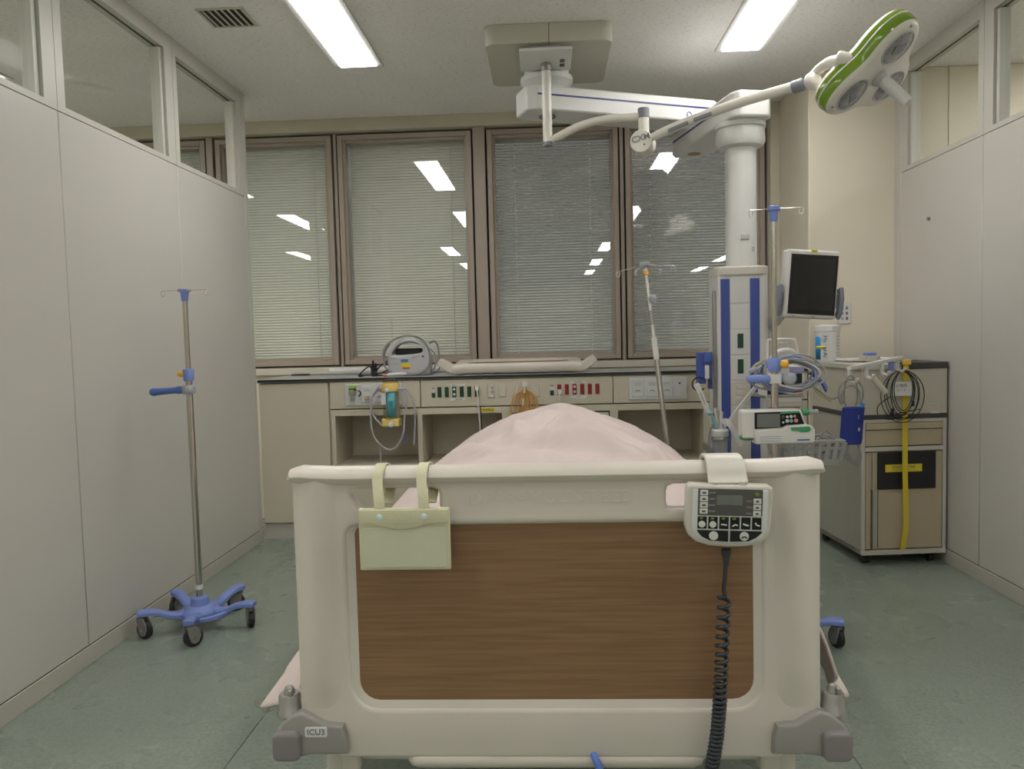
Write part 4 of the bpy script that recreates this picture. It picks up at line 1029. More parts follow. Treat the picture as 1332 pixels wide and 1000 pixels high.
rp = cbx('rating_plate', 'plate_c', .335, .395, -.0012, .001, .800, .818, ub, 0)
for k in range(2): cbx('rating_line', 'ink_g', .340, .390, -.0018, -.0011, .805 + k * .006, .8065 + k * .006, rp, 0)
cbx('latch_strip', 'white', .35, .395, -.005, .001, .768, .775, ub)
cbx('lid', 'cart', -.006, .20, -.006, CD + .004, .994, 1.022, bevel=.004); cbx('lid_dark_edge', 'cart_d', .2005, CW + .004, -.006, CD + .004, .994, 1.026, bevel=.004)
for x, y in ((.05, .06), (CW - .05, .06), (.05, CD - .06), (CW - .05, CD - .06)):
    c = MB().box(x - .018, x + .018, y - .018, y + .018, .046, .056).build('castor', 'cart_d', ct, loc=True)
    MB().cyl((x - .014, y, .024), (x + .014, y, .024), .024, n=18).build('wheel', 'rubber', c, bevel=.003, loc=True)
CM = ct.matrix_basis
def cw(x, y, z): return CM @ Vector((x, y, z))

# items on the cart
q = cw(.050, .505, 1.0225)
wc_ = thing('wipes_canister', 'tall white wipes canister with blue label stripe on the cart', 'canister', tuple(q))
MB().lathe([(.064, 0), (.066, .004), (.066, .165), (.063, .168)], q, n=36).build('tub', 'white', wc_)
MB().lathe([(.064, .1675), (.068, .169), (.068, .196), (.064, .201), (.045, .203), (.043, .207), (.002, .208)], q, n=36).build('lid', 'white', wc_)
def on_can(a0, a1, z0, z1, r_): 
    n = 8; return [[q + Vector((r_ * sin(a0 + (a1 - a0) * i / n), -r_ * cos(a0 + (a1 - a0) * i / n), z)) for i in range(n + 1)] for z in (z0, z1)]
def wrap(name, m, a0, a1, z0, z1, r_=.0664):
    A = on_can(a0, a1, z0, z1, r_); n = len(A[0]); b = MB(); b.add(A[0] + A[1], [(i, i + 1, n + i + 1, n + i) for i in range(n - 1)])
    o = b.build(name, m, wc_, smooth=180); md = o.modifiers.new('t', 'SOLIDIFY'); md.thickness = .0006; return o
wrap('blue_stripe', 'l_cyan', -1.45, -.85, .012, .140); wrap('yellow_sticker', 'yellow', -1.35, -.42, .072, .088, .0672)
for z, s_ in ((.126, 'Hy'), (.070, 'er'), (.038, 'Ai')):
    a = -.48; n_ = Vector((sin(a), -cos(a), 0)); t_ = Vector((cos(a), sin(a), 0))
    text('lettering', s_, .034, basis(q + n_ * .0668 + Vector((0, 0, z)), (0, 0, -1), -n_, t_), 'lblue', wc_, extrude=.0006)
for k in range(7):
    wrap('fine_print', mat('fine_print', (.45, .45, .45), .7), .45, .95, .03 + .018 * k, .034 + .018 * k)
q = cw(.20, .40, 1.0265)
tr_ = tag(MB().prism(rr(-.15, .15, -.10, .10, .006), 'xy', 0, .012).xf(CM @ TR(.165, .43, 1.0265)).build('document_tray', 'paper', bevel=.002), 'flat white folder lying on top of the cart', 'folder')
tr_.location.z = 1.0265
tr_.location += Vector((.06, -.02, 0))
q = cw(.17, .26, 1.0265)
bx_ = thing('small_box', 'small beige dispenser with a blue top on the cart', 'box', tuple(q), radians(5))
MB().box(-.042, .042, -.035, .035, 0, .030).build('body', 'cart', bx_, bevel=.003, loc=True)
MB().box(-.024, .026, -.026, .026, .030, .047).build('blue_top', 'blue', bx_, bevel=.003, loc=True)
for x in (-.035, .033): MB().cyl((x, -.0355, .020), (x, -.034, .020), .0025, n=8).build('screw', 'ink', bx_, loc=True)
tag(MB().prism([(-.09, -.07), (.10, -.05), (.09, .07), (-.08, .06)], 'xy', 0, .004).xf(CM @ TR(.30, .30, 1.0265)).build('paper_sheet', 'paper'), 'loose white sheet on the dark half of the cart lid', 'paper')

# ---- hook rack fixed to the cart, with what hangs from it
RA, RB = Vector((1.362, 3.62, 1.022)), Vector((1.742, 3.955, 1.052)); rd = (RB - RA).normalized(); rn = Vector((rd.y, -rd.x, 0)).normalized()
hr = thing('hook_rack', 'white plastic hook rack reaching forward from the cart top', 'rack', tuple(RB - Vector((0, 0, .03))))
MB().sweep([RA, RB, RB + rd * .02], RECT(.022, .016), (0, 0, 1)).build('bar', 'white', hr, bevel=.002)
MB().box(1.735, 1.775, 3.955, 4.03, 1.0275, 1.046).build('clamp', 'white', hr, bevel=.003)
for k, t in enumerate((0.02, .32, .62, .93)):
    p = RA.lerp(RB, t)
    h = MB().sweep([p + Vector((0, 0, 0)), p + Vector((0, 0, -.05)), p + Vector((0, 0, -.062)) + rn * .010], RECT(.010, .028), tuple(rd)).build('hook_arm', 'white', hr, bevel=.002)
    MB().sweep([p + rn * .006 + Vector((0, 0, -.058)), p + rn * .030 + Vector((0, 0, -.064)), p + rn * .038 + Vector((0, 0, -.046))], RECT(.008, .030), tuple(rd)).build('hook_tip', 'white', h, bevel=.003)
pb = RA.lerp(RB, .62) - rn * .012
MB().box(-.012, .012, -.006, .006, -.03, .02).xf(Matrix.Translation(RA.lerp(RB, .80) + Vector((0, 0, -.026)))).build('blue_tag', 'blue', hr, bevel=.002)
# blood pressure cuff
c0 = RA.lerp(RB, .02) + rn * .024 + Vector((-.020, 0, 0))
cf = thing('blood_pressure_cuff', 'rolled navy blood pressure cuff hanging from the first hook', 'cuff', (c0.x, c0.y, .66))
prof = [(.050 * cos(t) * (1 + .03 * sin(3 * t)), .026 * sin(t)) for t in [i * 2 * pi / 24 for i in range(24)]]
MB().loft([[(c0.x + .004 * i + a, c0.y + b, z) for a, b in prof] for i, z in enumerate((.676, .70, .76, .82, .845))]).build('rolled_cuff', 'cuff', cf, bevel=.004)
text('size_print', 'P', .028, TR(c0.x + .030, c0.y - .0235, .80) @ Matrix.Rotation(.35, 4, 'Z'), 'knob', cf); text('size_print', '8', .024, TR(c0.x + .030, c0.y - .0235, .745) @ Matrix.Rotation(.35, 4, 'Z'), 'plate', cf)
MB().sweep([(c0.x + .045, c0.y - .008, .840), (c0.x + .055, c0.y - .008, .862)], RECT(.018, .002), (0, 1, 0)).build('hose_tab', 'l_cyan', cf)
hs = MB()
for k, (rx, rz, dz) in enumerate(((.042, .060, .895), (.056, .085, .905), (.030, .105, .905))):
    hs.tube([Vector((c0.x + .002 * k + rx * cos(t), c0.y + .006 * k - .006, dz + rz * sin(t) * .8)) for t in [-.75 + i * (pi + 1.5) / 20 for i in range(21)]], .0036, 8)
hs.build('hose_loops', 'grey_c', cf)
hs = MB()
for k in range(4):
    hs.tube(spline([(c0.x - .035 + .008 * k, c0.y, .685), (c0.x - .030 + .006 * k, c0.y - .01, .63), (c0.x - .005 + .010 * k, c0.y - .012, .600 - .006 * k), (c0.x + .035 + .003 * k, c0.y - .01, .62), (c0.x + .042 - .004 * k, c0.y, .685)], 6), .0042, 8)
hs.build('hose_bundle', 'grey_c', cf)
MB().tube(spline([(c0.x - .045, c0.y, .90), (c0.x - .09, c0.y, .885), (1.22, 3.62, .93), (1.12, 3.60, .99)], 7), .0042, 8).build('hose_lead', 'grey_c', cf)
# tan sleeve
c1 = RA.lerp(RB, .32) + rn * .024
sv = tag(MB().sweep([c1 + Vector((0, 0, -.050)), c1 + Vector((.018, 0, -.075)), c1 + Vector((.060, .0, -.125)), c1 + Vector((.068, 0, -.134))], [(.015 * cos(t), .011 * sin(t)) for t in [i * pi / 6 for i in range(12)]], (0, 1, 0), [.8, 1, 1, .7]).build('rolled_strap', 'plate_c'), 'tan rolled strap hanging from the second white hook', 'strap')
# black ECG leads
c3 = RA.lerp(RB, .93) + rn * .026
ld = thing('lead_bundle', 'coil of thin black leads hanging from the last white hook', 'cable', (c3.x, c3.y, .72))
lm = MB(); random.seed(3)
for k in range(6):
    ax_ = .045 + .010 * k * random.uniform(.8, 1.2); bz = .098 + .006 * k; ox = random.uniform(-.012, .014)
    lm.tube([Vector((c3.x + ox + ax_ * cos(t), c3.y - .004 + .003 * (k % 3) - .004 * sin(2 * t), c3.z - .060 - bz + bz * sin(t))) for t in [i * 2 * pi / 26 for i in range(26)]], .0023, 6, closed=True)
lm.build('loops', 'black', ld)
lm = MB().tube(spline([(c3.x + .02, c3.y - .008, .78), (c3.x - .05, c3.y - .008, .752), (c3.x - .115, c3.y - .008, .765), (c3.x - .12, c3.y - .008, .82), (c3.x - .06, c3.y - .008, .865)], 8), .0023, 6)
lm.tube(spline([(c3.x - .05, c3.y - .01, .81), (c3.x - .055, c3.y - .01, .77), (c3.x - .02, c3.y - .01, .782), (c3.x + .08, c3.y - .01, .80)], 8), .0023, 6); lm.build('loose_ends', 'black', ld)
MB().box(c3.x - .060, c3.x - .046, c3.y - .014, c3.y - .002, .775, .805).build('plug', 'black', ld, bevel=.003)
MB().tube([(c3.x + .045, c3.y - .010, .842), (c3.x + .046, c3.y - .010, .815)], .0065, 8).build('plug', 'black', ld)
nt_ = thing('paper_tag', 'small white paper note hung behind the black leads', 'note', (c3.x, 3.94, .87))
MB().box(c3.x - .045, c3.x + .055, c3.y + .014, c3.y + .0155, .865, .935).build('sheet', 'paper', nt_, smooth=0)
for k, s_ in enumerate(('心電図', 'コード')): text('lettering', s_, .018, TR(c3.x + .0, c3.y + .0134, .915 - k * .022), 'ink_g', nt_)
# yellow strap
sx = 1.758
pts = [(sx, 3.935, 1.03), (sx, 3.934, .98), (sx + .002, 3.945, .80), (sx + .004, 3.948, .50), (sx + .010, 3.948, .23), (sx + .002, 3.950, .14), (sx - .004, 3.953, .088)]
pts = spline(pts, 6); rings = []
for i, p in enumerate(pts):
    t = (pts[min(i + 1, len(pts) - 1)] - pts[max(i - 1, 0)]).normalized(); nrm = Vector((1, 0, 0)).cross(t).normalized()
    rings.append([p + Vector((a, 0, 0)) + nrm * b for a, b in RECT(.026, .0016)])
ys = thing('yellow_strap', 'long yellow strap hanging down the front of the supply cart', 'strap', (sx, 3.95, .09))
MB().loft(rings).build('band', 'tape', ys, smooth=60)
MB().box(sx - .014, sx + .022, 3.925, 3.950, 1.018, 1.040).build('clip', 'amber', ys, bevel=.003)

# ---- wall plate on the column, hook on the partition
wp = thing('wall_socket', 'white switch plate on the cream column behind the monitor', 'socket', (1.718, 4.634, 1.23))
MB().box(1.683, 1.753, 4.628, 4.637, 1.232, 1.352).build('plate', 'plate', wp, bevel=.003)
for z in (1.262, 1.292, 1.322):
    for x in (1.705, 1.731): MB().box(x - .007, x + .007, 4.6265, 4.6285, z - .009, z + .009).build('switch', 'ink_g' if x > 1.72 else 'knob', wp, bevel=.001)
tag(MB().cyl((2.002, 4.22, 1.765), (1.990, 4.22, 1.765), .009, n=12).build('wall_hook', 'ink_g'), 'tiny grey hook on the right partition', 'hook')

# ================================================================== MONITOR ON THE TOWER
mo = thing('patient_monitor', 'white patient monitor with blank dark screen on a tower arm', 'monitor', (1.165, 3.58, 1.245), 0)
mo.matrix_basis = TR(1.165, 3.58, 1.245) @ Matrix.Rotation(radians(3), 4, 'Z') @ Matrix.Rotation(radians(4.5), 4, 'Y')
def mbx(name, m, x0, x1, y0, y1, z0, z1, par=mo, bevel=.004, seg=2): return MB().box(x0, x1, y0, y1, z0, z1).build(name, m, par, bevel=bevel, seg=seg, loc=True)
mbx('housing', 'pump', -.118, .118, -.02, .055, .008, .312, bevel=.012, seg=3)
mbx('bezel', 'scr_b', -.100, .110, -.0225, -.019, .024, .290, bevel=.001)
mbx('screen', 'scr', -.090, .100, -.0235, -.022, .045, .274, bevel=0)
nm_ = mbx('yellow_label', 'yellow', -.014, .014, -.0215, -.0195, .299, .311, bevel=0)
text('lettering', 'No.3', .010, mo.matrix_basis @ TR(0, -.022, .305), 'ink', nm_)
for s in (-1, 1): MB().sweep([(s * .136, .01, .02), (s * .138, -.005, .04), (s * .139, -.010, .10), (s * .136, .0, .15)], RECT(.018, .040), (0, 1, 0)).build('grip', 'collar', mo, bevel=.005, loc=True)
for s in (-1, 1): mbx('grip_mount', 'collar', s * .126 - .012, s * .126 + .012, -.005, .02, .06, .12)
for x in (-.08, .01): mbx('button', 'ink_g', x, x + .012, -.0212, -.0195, .012, .016, bevel=0)
mbx('back_mount', 'pend_g', -.05, .05, .055, .085, .10, .22)
arm_pts = [Vector((1.046, 3.90, 1.19)), Vector((1.09, 3.84, 1.24)), mo.matrix_basis @ Vector((0, .085, .16))]
MB().sweep(arm_pts, RECT(.05, .035), (0, 0, 1)).build('support_arm', 'pend', mo, bevel=.004)

# ---- transport monitor behind the pole with coiled leads
tm = thing('module_box', 'black-fronted monitor module with white handle behind the IV pole', 'module', (.99, 3.35, .92))
MB().box(.905, 1.062, 3.30, 3.44, .925, 1.055).build('body', 'pump', tm, bevel=.006)
MB().box(.908, 1.050, 3.294, 3.300, .935, 1.02).build('front', 'black', tm, bevel=.002)
MB().box(1.022, 1.050, 3.291, 3.295, .938, .953).build('red_mark', 'lred', tm, smooth=0)
MB().box(.955, .993, 3.292, 3.295, .942, .947).build('print', 'knob', tm, smooth=0)
MB().box(1.00, 1.058, 3.292, 3.300, 1.026, 1.048).build('lilac_strip', mat('lilac_label', (.35, .33, .55), .5), tm, smooth=0)
MB().tube(spline([(.930, 3.33, 1.055), (.945, 3.33, 1.10), (.99, 3.33, 1.118), (1.03, 3.33, 1.105), (1.048, 3.33, 1.055)], 6), .011, 10).build('handle', 'white', tm)
MB().box(.94, 1.055, 3.31, 3.45, .900, .924).build('tray', 'white', tm, bevel=.004)
MB().tube([(1.0, 3.40, .915), (1.0, 3.60, .905), (.97, 3.765, .90)], .012, 10).build('bracket', 'alu', tm)
MB().tube(spline([(.94, 3.40, 1.055), (.938, 3.40, 1.15), (.95, 3.40, 1.163), (1.04, 3.40, 1.163), (1.055, 3.40, 1.15), (1.075, 3.40, 1.06)], 5), .005, 8).build('wire_guard', 'white_c', tm)
MB().box(.955, 1.035, 3.415, 3.43, 1.095, 1.15).build('rear_label', 'pend_g', tm, bevel=.003)

def coil_loops(name, label, c, n, rx, rz, mt_, seed, depth=.03, thick=.0034, tilt=.12):
    random.seed(seed); root = thing(name, label, 'cable', (c[0], c[1], c[2] - rz))
    for k in range(n):
        a, b = rx * random.uniform(.78, 1.06), rz * random.uniform(.7, 1.05); ox, oz, oy = random.uniform(-.012, .012), random.uniform(-.014, .008), random.uniform(-depth, depth); tl = random.uniform(-tilt, tilt)
        pts = []
        for i in range(30):
            t = 2 * pi * i / 30; x, z = a * cos(t), b * sin(t) * (1 + .12 * sin(2 * t + k)); pts.append((c[0] + ox + x * cos(tl) - z * sin(tl), c[1] + oy + .012 * sin(3 * t + k), c[2] + oz + x * sin(tl) + z * cos(tl)))
        MB().tube(pts, thick, 7, closed=True).build('cable_loop', mt_[k % len(mt_)], root)
    return root
lc = coil_loops('monitor_leads', 'thick coil of grey and olive monitor leads around the IV pole', (.945, 3.14, 1.030), 13, .128, .068, ['grey_c', 'knob', 'cable_y', 'white_c', 'grey_c', 'blue', 'knob'], 11, .035, .0036)
MB().tube(spline([(1.05, 3.14, 1.02), (1.085, 3.14, .99), (1.10, 3.15, .965)], 5), .006, 8).build('lead_end', 'blue', lc)
MB().tube(spline([(1.045, 3.15, .985), (1.06, 3.15, .955), (1.085, 3.15, .935), (1.12, 3.16, .915)], 5), .0036, 8).build('lead_end', 'cable_y', lc)
MB().tube(spline([(1.03, 3.15, 1.03), (1.07, 3.15, 1.00), (1.10, 3.16, .955)], 5), .0045, 8).build('lead_end', 'hblue', lc)
MB().lathe([(.007, 0), (.010, .004), (.010, .030), (.006, .036)], (.815, 3.10, 1.055), (-1, -.2, -.35), 12).build('connector', 'knob', lc)
MB().tube(spline([(.80, 3.11, 1.06), (.83, 3.12, 1.075), (.86, 3.13, 1.06)], 5), .0036, 8).build('lead_end', 'cable_y', lc)

# ---- infusion pump
ip_ = thing('infusion_pump', 'white and green infusion pump clamped to the IV pole', 'pump', (.838, 2.93, .785), radians(2))
P = MB()
body = [(-.128, .004), (-.128, .118), (-.120, .124), (.076, .124), (.088, .120), (.103, .078), (.128, .066), (.132, .050), (.128, .004), (.122, 0), (-.08, 0), (-.088, .004), (-.09, .010)]
prof2 = [(-.128, .020), (-.128, .118), (-.120, .124), (.078, .124), (.088, .118), (.106, .070), (.106, .020)]
P.prism(prof2, 'xz', -.02, .052); P.build('housing', 'pump', ip_, bevel=.006, loc=True)
lowp = [(-.086, .000), (.124, .000), (.132, .008), (.132, .052), (.120, .064), (.102, .070), (.030, .066), (.018, .056), (-.082, .052), (-.088, .046)]
MB().prism(lowp, 'xz', -.034, .02).build('door', 'pump', ip_, bevel=.005, loc=True)
MB().prism([(-.086, .056), (-.086, .116), (.078, .118), (.096, .070), (.030, .068), (.014, .060)], 'xz', -.024, -.019).build('control_panel', 'scr_b', ip_, bevel=.001, loc=True)
MB().box(-.078, .006, -.026, -.023, .062, .111).build('screen', 'lcd', ip_, loc=True)
MB().prism([(.008, .110), (.008, .118), (.076, .119), (.078, .112)], 'xz', -.0265, -.023).build('green_band', 'p_green', ip_, loc=True)
for i, (x, z, m, r_) in enumerate(((.018, .098, 'ctl_g', .006), (.033, .098, 'btn', .005), (.047, .099, 'btn', .006), (.060, .100, 'b_pink', .005), (.018, .078, 'btn', .004), (.033, .083, 'btn', .0065), (.048, .083, 'b_teal', .0065), (.065, .084, 'b_pink', .0075))):
    MB().lathe([(r_, .024), (r_, .026), (r_ * .7, .027)], (x, 0, z), (0, -1, 0), 14).build('key', m, ip_, loc=True)
MB().prism([(.045, .048), (.042, .060), (.110, .062), (.116, .050), (.105, .042), (.078, .042), (.070, .047)], 'xz', -.038, -.033).build('door_latch', 'p_green', ip_, bevel=.0015, loc=True)
MB().box(.066, .112, -.036, -.0335, .010, .016).build('blue_print', 'lblue', ip_, loc=True)
dg_ = MB().box(-.075, .012, -.0352, -.0338, .006, .034).build('diagram', 'plate', ip_, loc=True)
for k in range(3): MB().box(-.070, .006, -.0358, -.0351, .011 + .008 * k, .0125 + .008 * k).build('diagram_line', 'ink_g', dg_, loc=True, smooth=0)
MB().tube([(-.088, .0, .020), (-.10, .0, .020), (-.118, .0, .021), (-.135, .0, .024)], [.009, .0105, .010, .007], 12).build('tube_guide', 'p_green', ip_, loc=True)
MB().tube([(.106, .03, .108), (.122, .03, .108), (.132, .03, .108)], [.013, .0135, .011], 14).build('clamp_screw', 'p_green', ip_, loc=True)
MB().tube([(.130, .03, .108), (.165, .03, .110)], .009, 12).build('clamp_shaft', 'knob', ip_, loc=True)
MB().box(-.012, .040, .05, .095, .06, .10).build('pole_clamp', 'collar', ip_, bevel=.004, loc=True)

# ---- wire-look plastic basket behind the pump
bk = thing('basket', 'small grey plastic basket with slotted sides below the pump', 'basket', (1.03, 3.2, .66))
tx0, tx1, bx0, bx1, ty0, ty1, by0, by1, tz, bz = .905, 1.165, .925, 1.140, 3.12, 3.30, 3.135, 3.285, .762, .662
def lerp4(t): return (bx0 + (tx0 - bx0) * t, bx1 + (tx1 - bx1) * t, by0 + (ty0 - by0) * t, by1 + (ty1 - by1) * t, bz + (tz - bz) * t)
def hoop(t0, t1, nm_, th=.004):
    b = MB(); r0, r1 = lerp4(t0), lerp4(t1)
    for ins in (0,):
        o0 = [(r0[0], r0[2], r0[4]), (r0[1], r0[2], r0[4]), (r0[1], r0[3], r0[4]), (r0[0], r0[3], r0[4])]
        o1 = [(r1[0], r1[2], r1[4]), (r1[1], r1[2], r1[4]), (r1[1], r1[3], r1[4]), (r1[0], r1[3], r1[4])]
    b.loft([o0, o1], cap=False); o = b.build(nm_, 'basket', bk, smooth=0); md = o.modifiers.new('t', 'SOLIDIFY'); md.thickness = th; return o
hoop(0, .22, 'lower_band'); hoop(.62, .74, 'middle_band'); hoop(.90, 1.0, 'rim', .012)
MB().box(bx0, bx1, by0, by1, bz, bz + .004).build('floor', 'basket', bk)
r0, r1 = lerp4(.2), lerp4(.92)
for k in range(9):
    t = k / 8
    for ya, yb_ in ((r0[2], r1[2]), (r0[3], r1[3])):
        MB().sweep([(r0[0] + (r0[1] - r0[0]) * t, ya, r0[4]), (r1[0] + (r1[1] - r1[0]) * t, yb_, r1[4])], RECT(.016, .004), (0, 1, 0)).build('slat', 'basket', bk, smooth=0)
for k in range(6):
    t = k / 5
    for xa, xb_ in ((r0[0], r1[0]), (r0[1], r1[1])):
        MB().sweep([(xa, r0[2] + (r0[3] - r0[2]) * t, r0[4]), (xb_, r1[2] + (r1[3] - r1[2]) * t, r1[4])], RECT(.004, .016), (0, 1, 0)).build('slat', 'basket', bk, smooth=0)
MB().tube([(.92, 3.13, .755), (.88, 3.04, .755), (.853, 3.014, .755)], .007, 8).build('bracket', 'steel', bk)
coil_loops('grey_tubing', 'dark grey cable coil lying in the slotted basket', (1.10, 3.20, .745), 5, .045, .030, ['grey_c', 'ink_g'], 5, .03, .004, .6)

# ---- things on the left side of the tower
hl = thing('probe_holder', 'dark blue holder with white clips on the tower side', 'holder', (.75, 3.80, .95))
MB().box(.718, .752, 3.78, 3.86, .955, 1.105).build('backplate', 'hblue', hl, bevel=.004)
MB().box(.735, .782, 3.775, 3.80, 1.045, 1.108).build('cradle', 'tower_b', hl, bevel=.004); MB().box(.742, .778, 3.768, 3.776, 1.060, 1.100).build('cradle_frame', 'blue_d', hl, bevel=.003)
MB().box(.745, .765, 3.77, 3.79, .98, 1.045).build('white_clip', 'white', hl, bevel=.003); MB().box(.765, .782, 3.78, 3.82, .93, 1.05).build('lower_plate', 'tower_b', hl, bevel=.003)
MB().tube(ring((.715, 3.77, .955), .032, (1, 0, 0), (0, 0, 1), 22, .6, 5.6), .0035, 7).build('black_loop', 'black', hl)
MB().lathe([(.008, 0), (.008, .03), (.004, .034)], (.768, 3.765, .95), (0, 0, 1), 12).build('probe', 'clear', hl)
sc_ = thing('suction_jar', 'grey cylindrical holder with suction tubes beside the tower', 'jar', (.755, 3.52, .50))
jx, jy = .757, 3.52
MB().lathe([(.030, .50), (.034, .51), (.034, .735), (.0345, .736)], (jx, jy, 0), n=28).build('jar', 'knob', sc_)
MB().lathe([(.0365, .715), (.038, .72), (.038, .728), (.036, .732)], (jx, jy, 0), n=28).build('band', 'alu', sc_)
MB().lathe([(.037, .735), (.039, .738), (.039, .762), (.034, .768), (.026, .769)], (jx, jy, 0), n=28).build('collar', 'pend', sc_)
MB().box(jx - .03, jx + .04, jy + .03, 3.766, .64, .68).build('bracket', 'alu', sc_, bevel=.004)
MB().tube(spline([(jx - .02, jy, .80), (jx - .045, jy - .01, .76), (jx - .050, jy - .01, .70), (jx - .042, jy, .66)], 6), .004, 8).build('tube', 'grey_c', sc_)
for (a, b, w_, lab) in (((jx - .018, jy, .765), (jx - .105, jy - .02, .975), .020, 'white paddle stick leaning left out of the grey jar'),
                        ((jx + .016, jy - .012, .775), (jx + .165, jy - .03, .970), .015, 'white stick slanting right from the grey jar towards the pole'),):
    t = thing('white_stick', lab, 'stick', a)
    A, B = Vector(a), Vector(b)
    MB().sweep([A, A.lerp(B, .5), A.lerp(B, .97), B], RECT(w_ * 1.3, .006), (0, 1, 0), [(.7, 1), (.9, 1), (1, 1), (.8, 1)]).build('shaft', 'white', t, bevel=.002)
    MB().sweep([A.lerp(B, .55) + Vector((0, -.0045, 0)), A.lerp(B, .80) + Vector((0, -.0045, 0))], RECT(w_ * .35, .002), (0, 1, 0)).build('slot', 'pend_g', t, smooth=0)
t = thing('white_stick', 'short white flat handle drooping over the right of the grey jar', 'stick', (jx + .06, jy - .05, .70))
MB().sweep(spline([(jx + .004, jy - .030, .800), (jx + .024, jy - .045, .806), (jx + .050, jy - .05, .765), (jx + .075, jy - .05, .715), (jx + .086, jy - .05, .700)], 5), RECT(.024, .006), (0, 1, 0)).build('shaft', 'white', t, bevel=.002)
tb = thing('suction_tubes', 'bundle of clear and teal suction tubes standing in the grey jar', 'tubes', (jx, jy, .76))
for k, (dx, dz, m) in enumerate(((-.030, .08, 'clear'), (-.020, .10, 'white_c'), (-.008, .09, 'clear'), (.006, .085, 'white_c'), (-.036, .065, 'b_teal'))):
    MB().tube([(jx + dx * .4, jy - .004 * k, .762), (jx + dx, jy - .006 * k, .762 + dz)], .007, 10).build('tube', m, tb)
MB().ball((jx - .047, jy - .02, .842), (.014, .010, .010)).build('teal_cap', 'b_teal', tb)

# ================================================================== ON THE SERVICE PANEL
su_ = thing('suction_unit', 'yellow-capped clear suction bottle with teal label on the service panel', 'suction bottle', (-.945, 4.58, .69))
bxx, byy = -.944, 4.585
MB().lathe([(.046, .735), (.049, .745), (.049, .905), (.046, .912)], (bxx, byy, 0), n=32).build('bottle', 'clear', su_)
MB().lathe([(.053, .902), (.054, .906), (.054, .93), (.046, .950), (.030, .953)], (bxx, byy, 0), n=32).build('top_cap', 'yel_p', su_)
MB().lathe([(.048, .952), (.044, .966), (.025, .974), (.002, .976)], (bxx, byy, 0), n=28).build('dome', 'clear', su_)
MB().box(bxx - .052, bxx + .052, byy - .045, byy + .045, .692, .740).build('bottom_cap', 'yel_p', su_, bevel=.008)
MB().lathe([(.015, 0), (.015, .010), (.010, .012)], (bxx + .006, byy - .045, .706), (0, -1, 0), 20).build('vacuum_dial', 'plate', su_)
MB().lathe([(.013, 0), (.013, .010), (.008, .014)], (bxx - .010, byy - .054, .910), (0, -1, 0), 18).build('vent_plug', 'white', su_)
n = 8; L = []
for z in (.748, .900): L += [Vector((bxx + .0496 * sin(-.35 + 1.1 * i / n), byy - .0496 * cos(-.35 + 1.1 * i / n), z)) for i in range(n + 1)]
o = MB().add(L, [(i, i + 1, n + 2 + i, n + 1 + i) for i in range(n)]).build('teal_label', 'teal', su_, smooth=180); o.modifiers.new('t', 'SOLIDIFY').thickness = .0006
o2 = MB().box(bxx - .005, bxx + .022, byy - .0515, byy - .049, .815, .845).build('label_block', mat('deep_teal', (.03, .22, .24), .5), o, smooth=0)
MB().box(bxx - .048, bxx - .020, byy - .048, byy - .045, .825, .895).build('white_tag', 'paper', su_, smooth=0)
MB().box(bxx - .04, bxx + .04, byy + .03, 4.632, .74, .90).build('mount', 'plate', su_, bevel=.003)
MB().tube(spline([(bxx + .04, byy - .02, .915), (bxx + .075, byy - .02, .905), (bxx + .098, byy - .02, .86), (bxx + .082, byy - .02, .74), (bxx + .070, byy - .03, .64), (bxx + .02, byy - .03, .565), (bxx - .04, byy - .03, .565), (bxx - .105, byy - .03, .64), (bxx - .118, byy - .03, .76), (bxx - .10, byy - .03, .88), (bxx - .055, byy - .03, .935)], 8), .0052, 8).build('hose', 'tube_c', su_)
MB().tube(spline([(bxx + .05, byy - .01, .92), (bxx + .10, byy - .01, .905), (bxx + .135, byy - .01, .84), (bxx + .142, byy - .01, .72), (bxx + .13, byy - .01, .58)], 8), .0052, 8).build('hose', 'tube_c', su_)
MB().tube(spline([(bxx - .06, byy - .01, .92), (bxx - .115, byy - .01, .86), (bxx - .112, byy - .01, .77), (bxx - .06, byy - .01, .70)], 8), .0065, 8).build('hose', 'tube_c', su_)
MB().tube(spline([(bxx - .075, byy - .02, .59), (bxx - .07, byy - .02, .52), (bxx - .074, byy - .02, .44)], 8), .0045, 8).build('hose', 'tube_c', su_)
MB().tube([(bxx + .082, byy - .02, .604), (bxx + .095, byy - .02, .632)], .0065, 8).build('blue_end', 'blue_d', su_)
MB().cyl((bxx + .045, byy - .02, .917), (bxx + .09, byy - .02, .915), .007, n=10).build('hose_port', mat('lilac_port', (.38, .40, .60), .4), su_)

oc = thing('orange_cable', 'bundle of orange cables hanging from a white hook on the service panel', 'cable', (-.15, 4.6, .67))
MB().box(-.165, -.132, 4.628, 4.643, .905, .935).build('hook', 'white', oc, bevel=.003)
random.seed(21)
for k in range(4):
    w_ = .016 + .017 * k + random.uniform(-.003, .003); zb = .74 - .016 * k + random.uniform(-.02, .02)
    MB().tube(spline([(-.150 + random.uniform(-.006, .006), 4.612 - .002 * k, .895), (-.150 - w_, 4.606 - .003 * k, .84), (-.150 - w_ * 1.25, 4.605 - .003 * k, zb + .02), (-.150 - w_ * 1.35, 4.606, zb - .06)], 6), .0042, 7).build('strand', 'orange', oc)
    MB().tube(spline([(-.150 + random.uniform(-.006, .006), 4.612 - .002 * k, .895), (-.150 + w_, 4.606 - .003 * k, .84), (-.150 + w_ * 1.15, 4.605 - .003 * k, zb + .03), (-.150 + w_ * 1.3, 4.606, zb - .03)], 6), .0042, 7).build('strand', 'orange', oc)
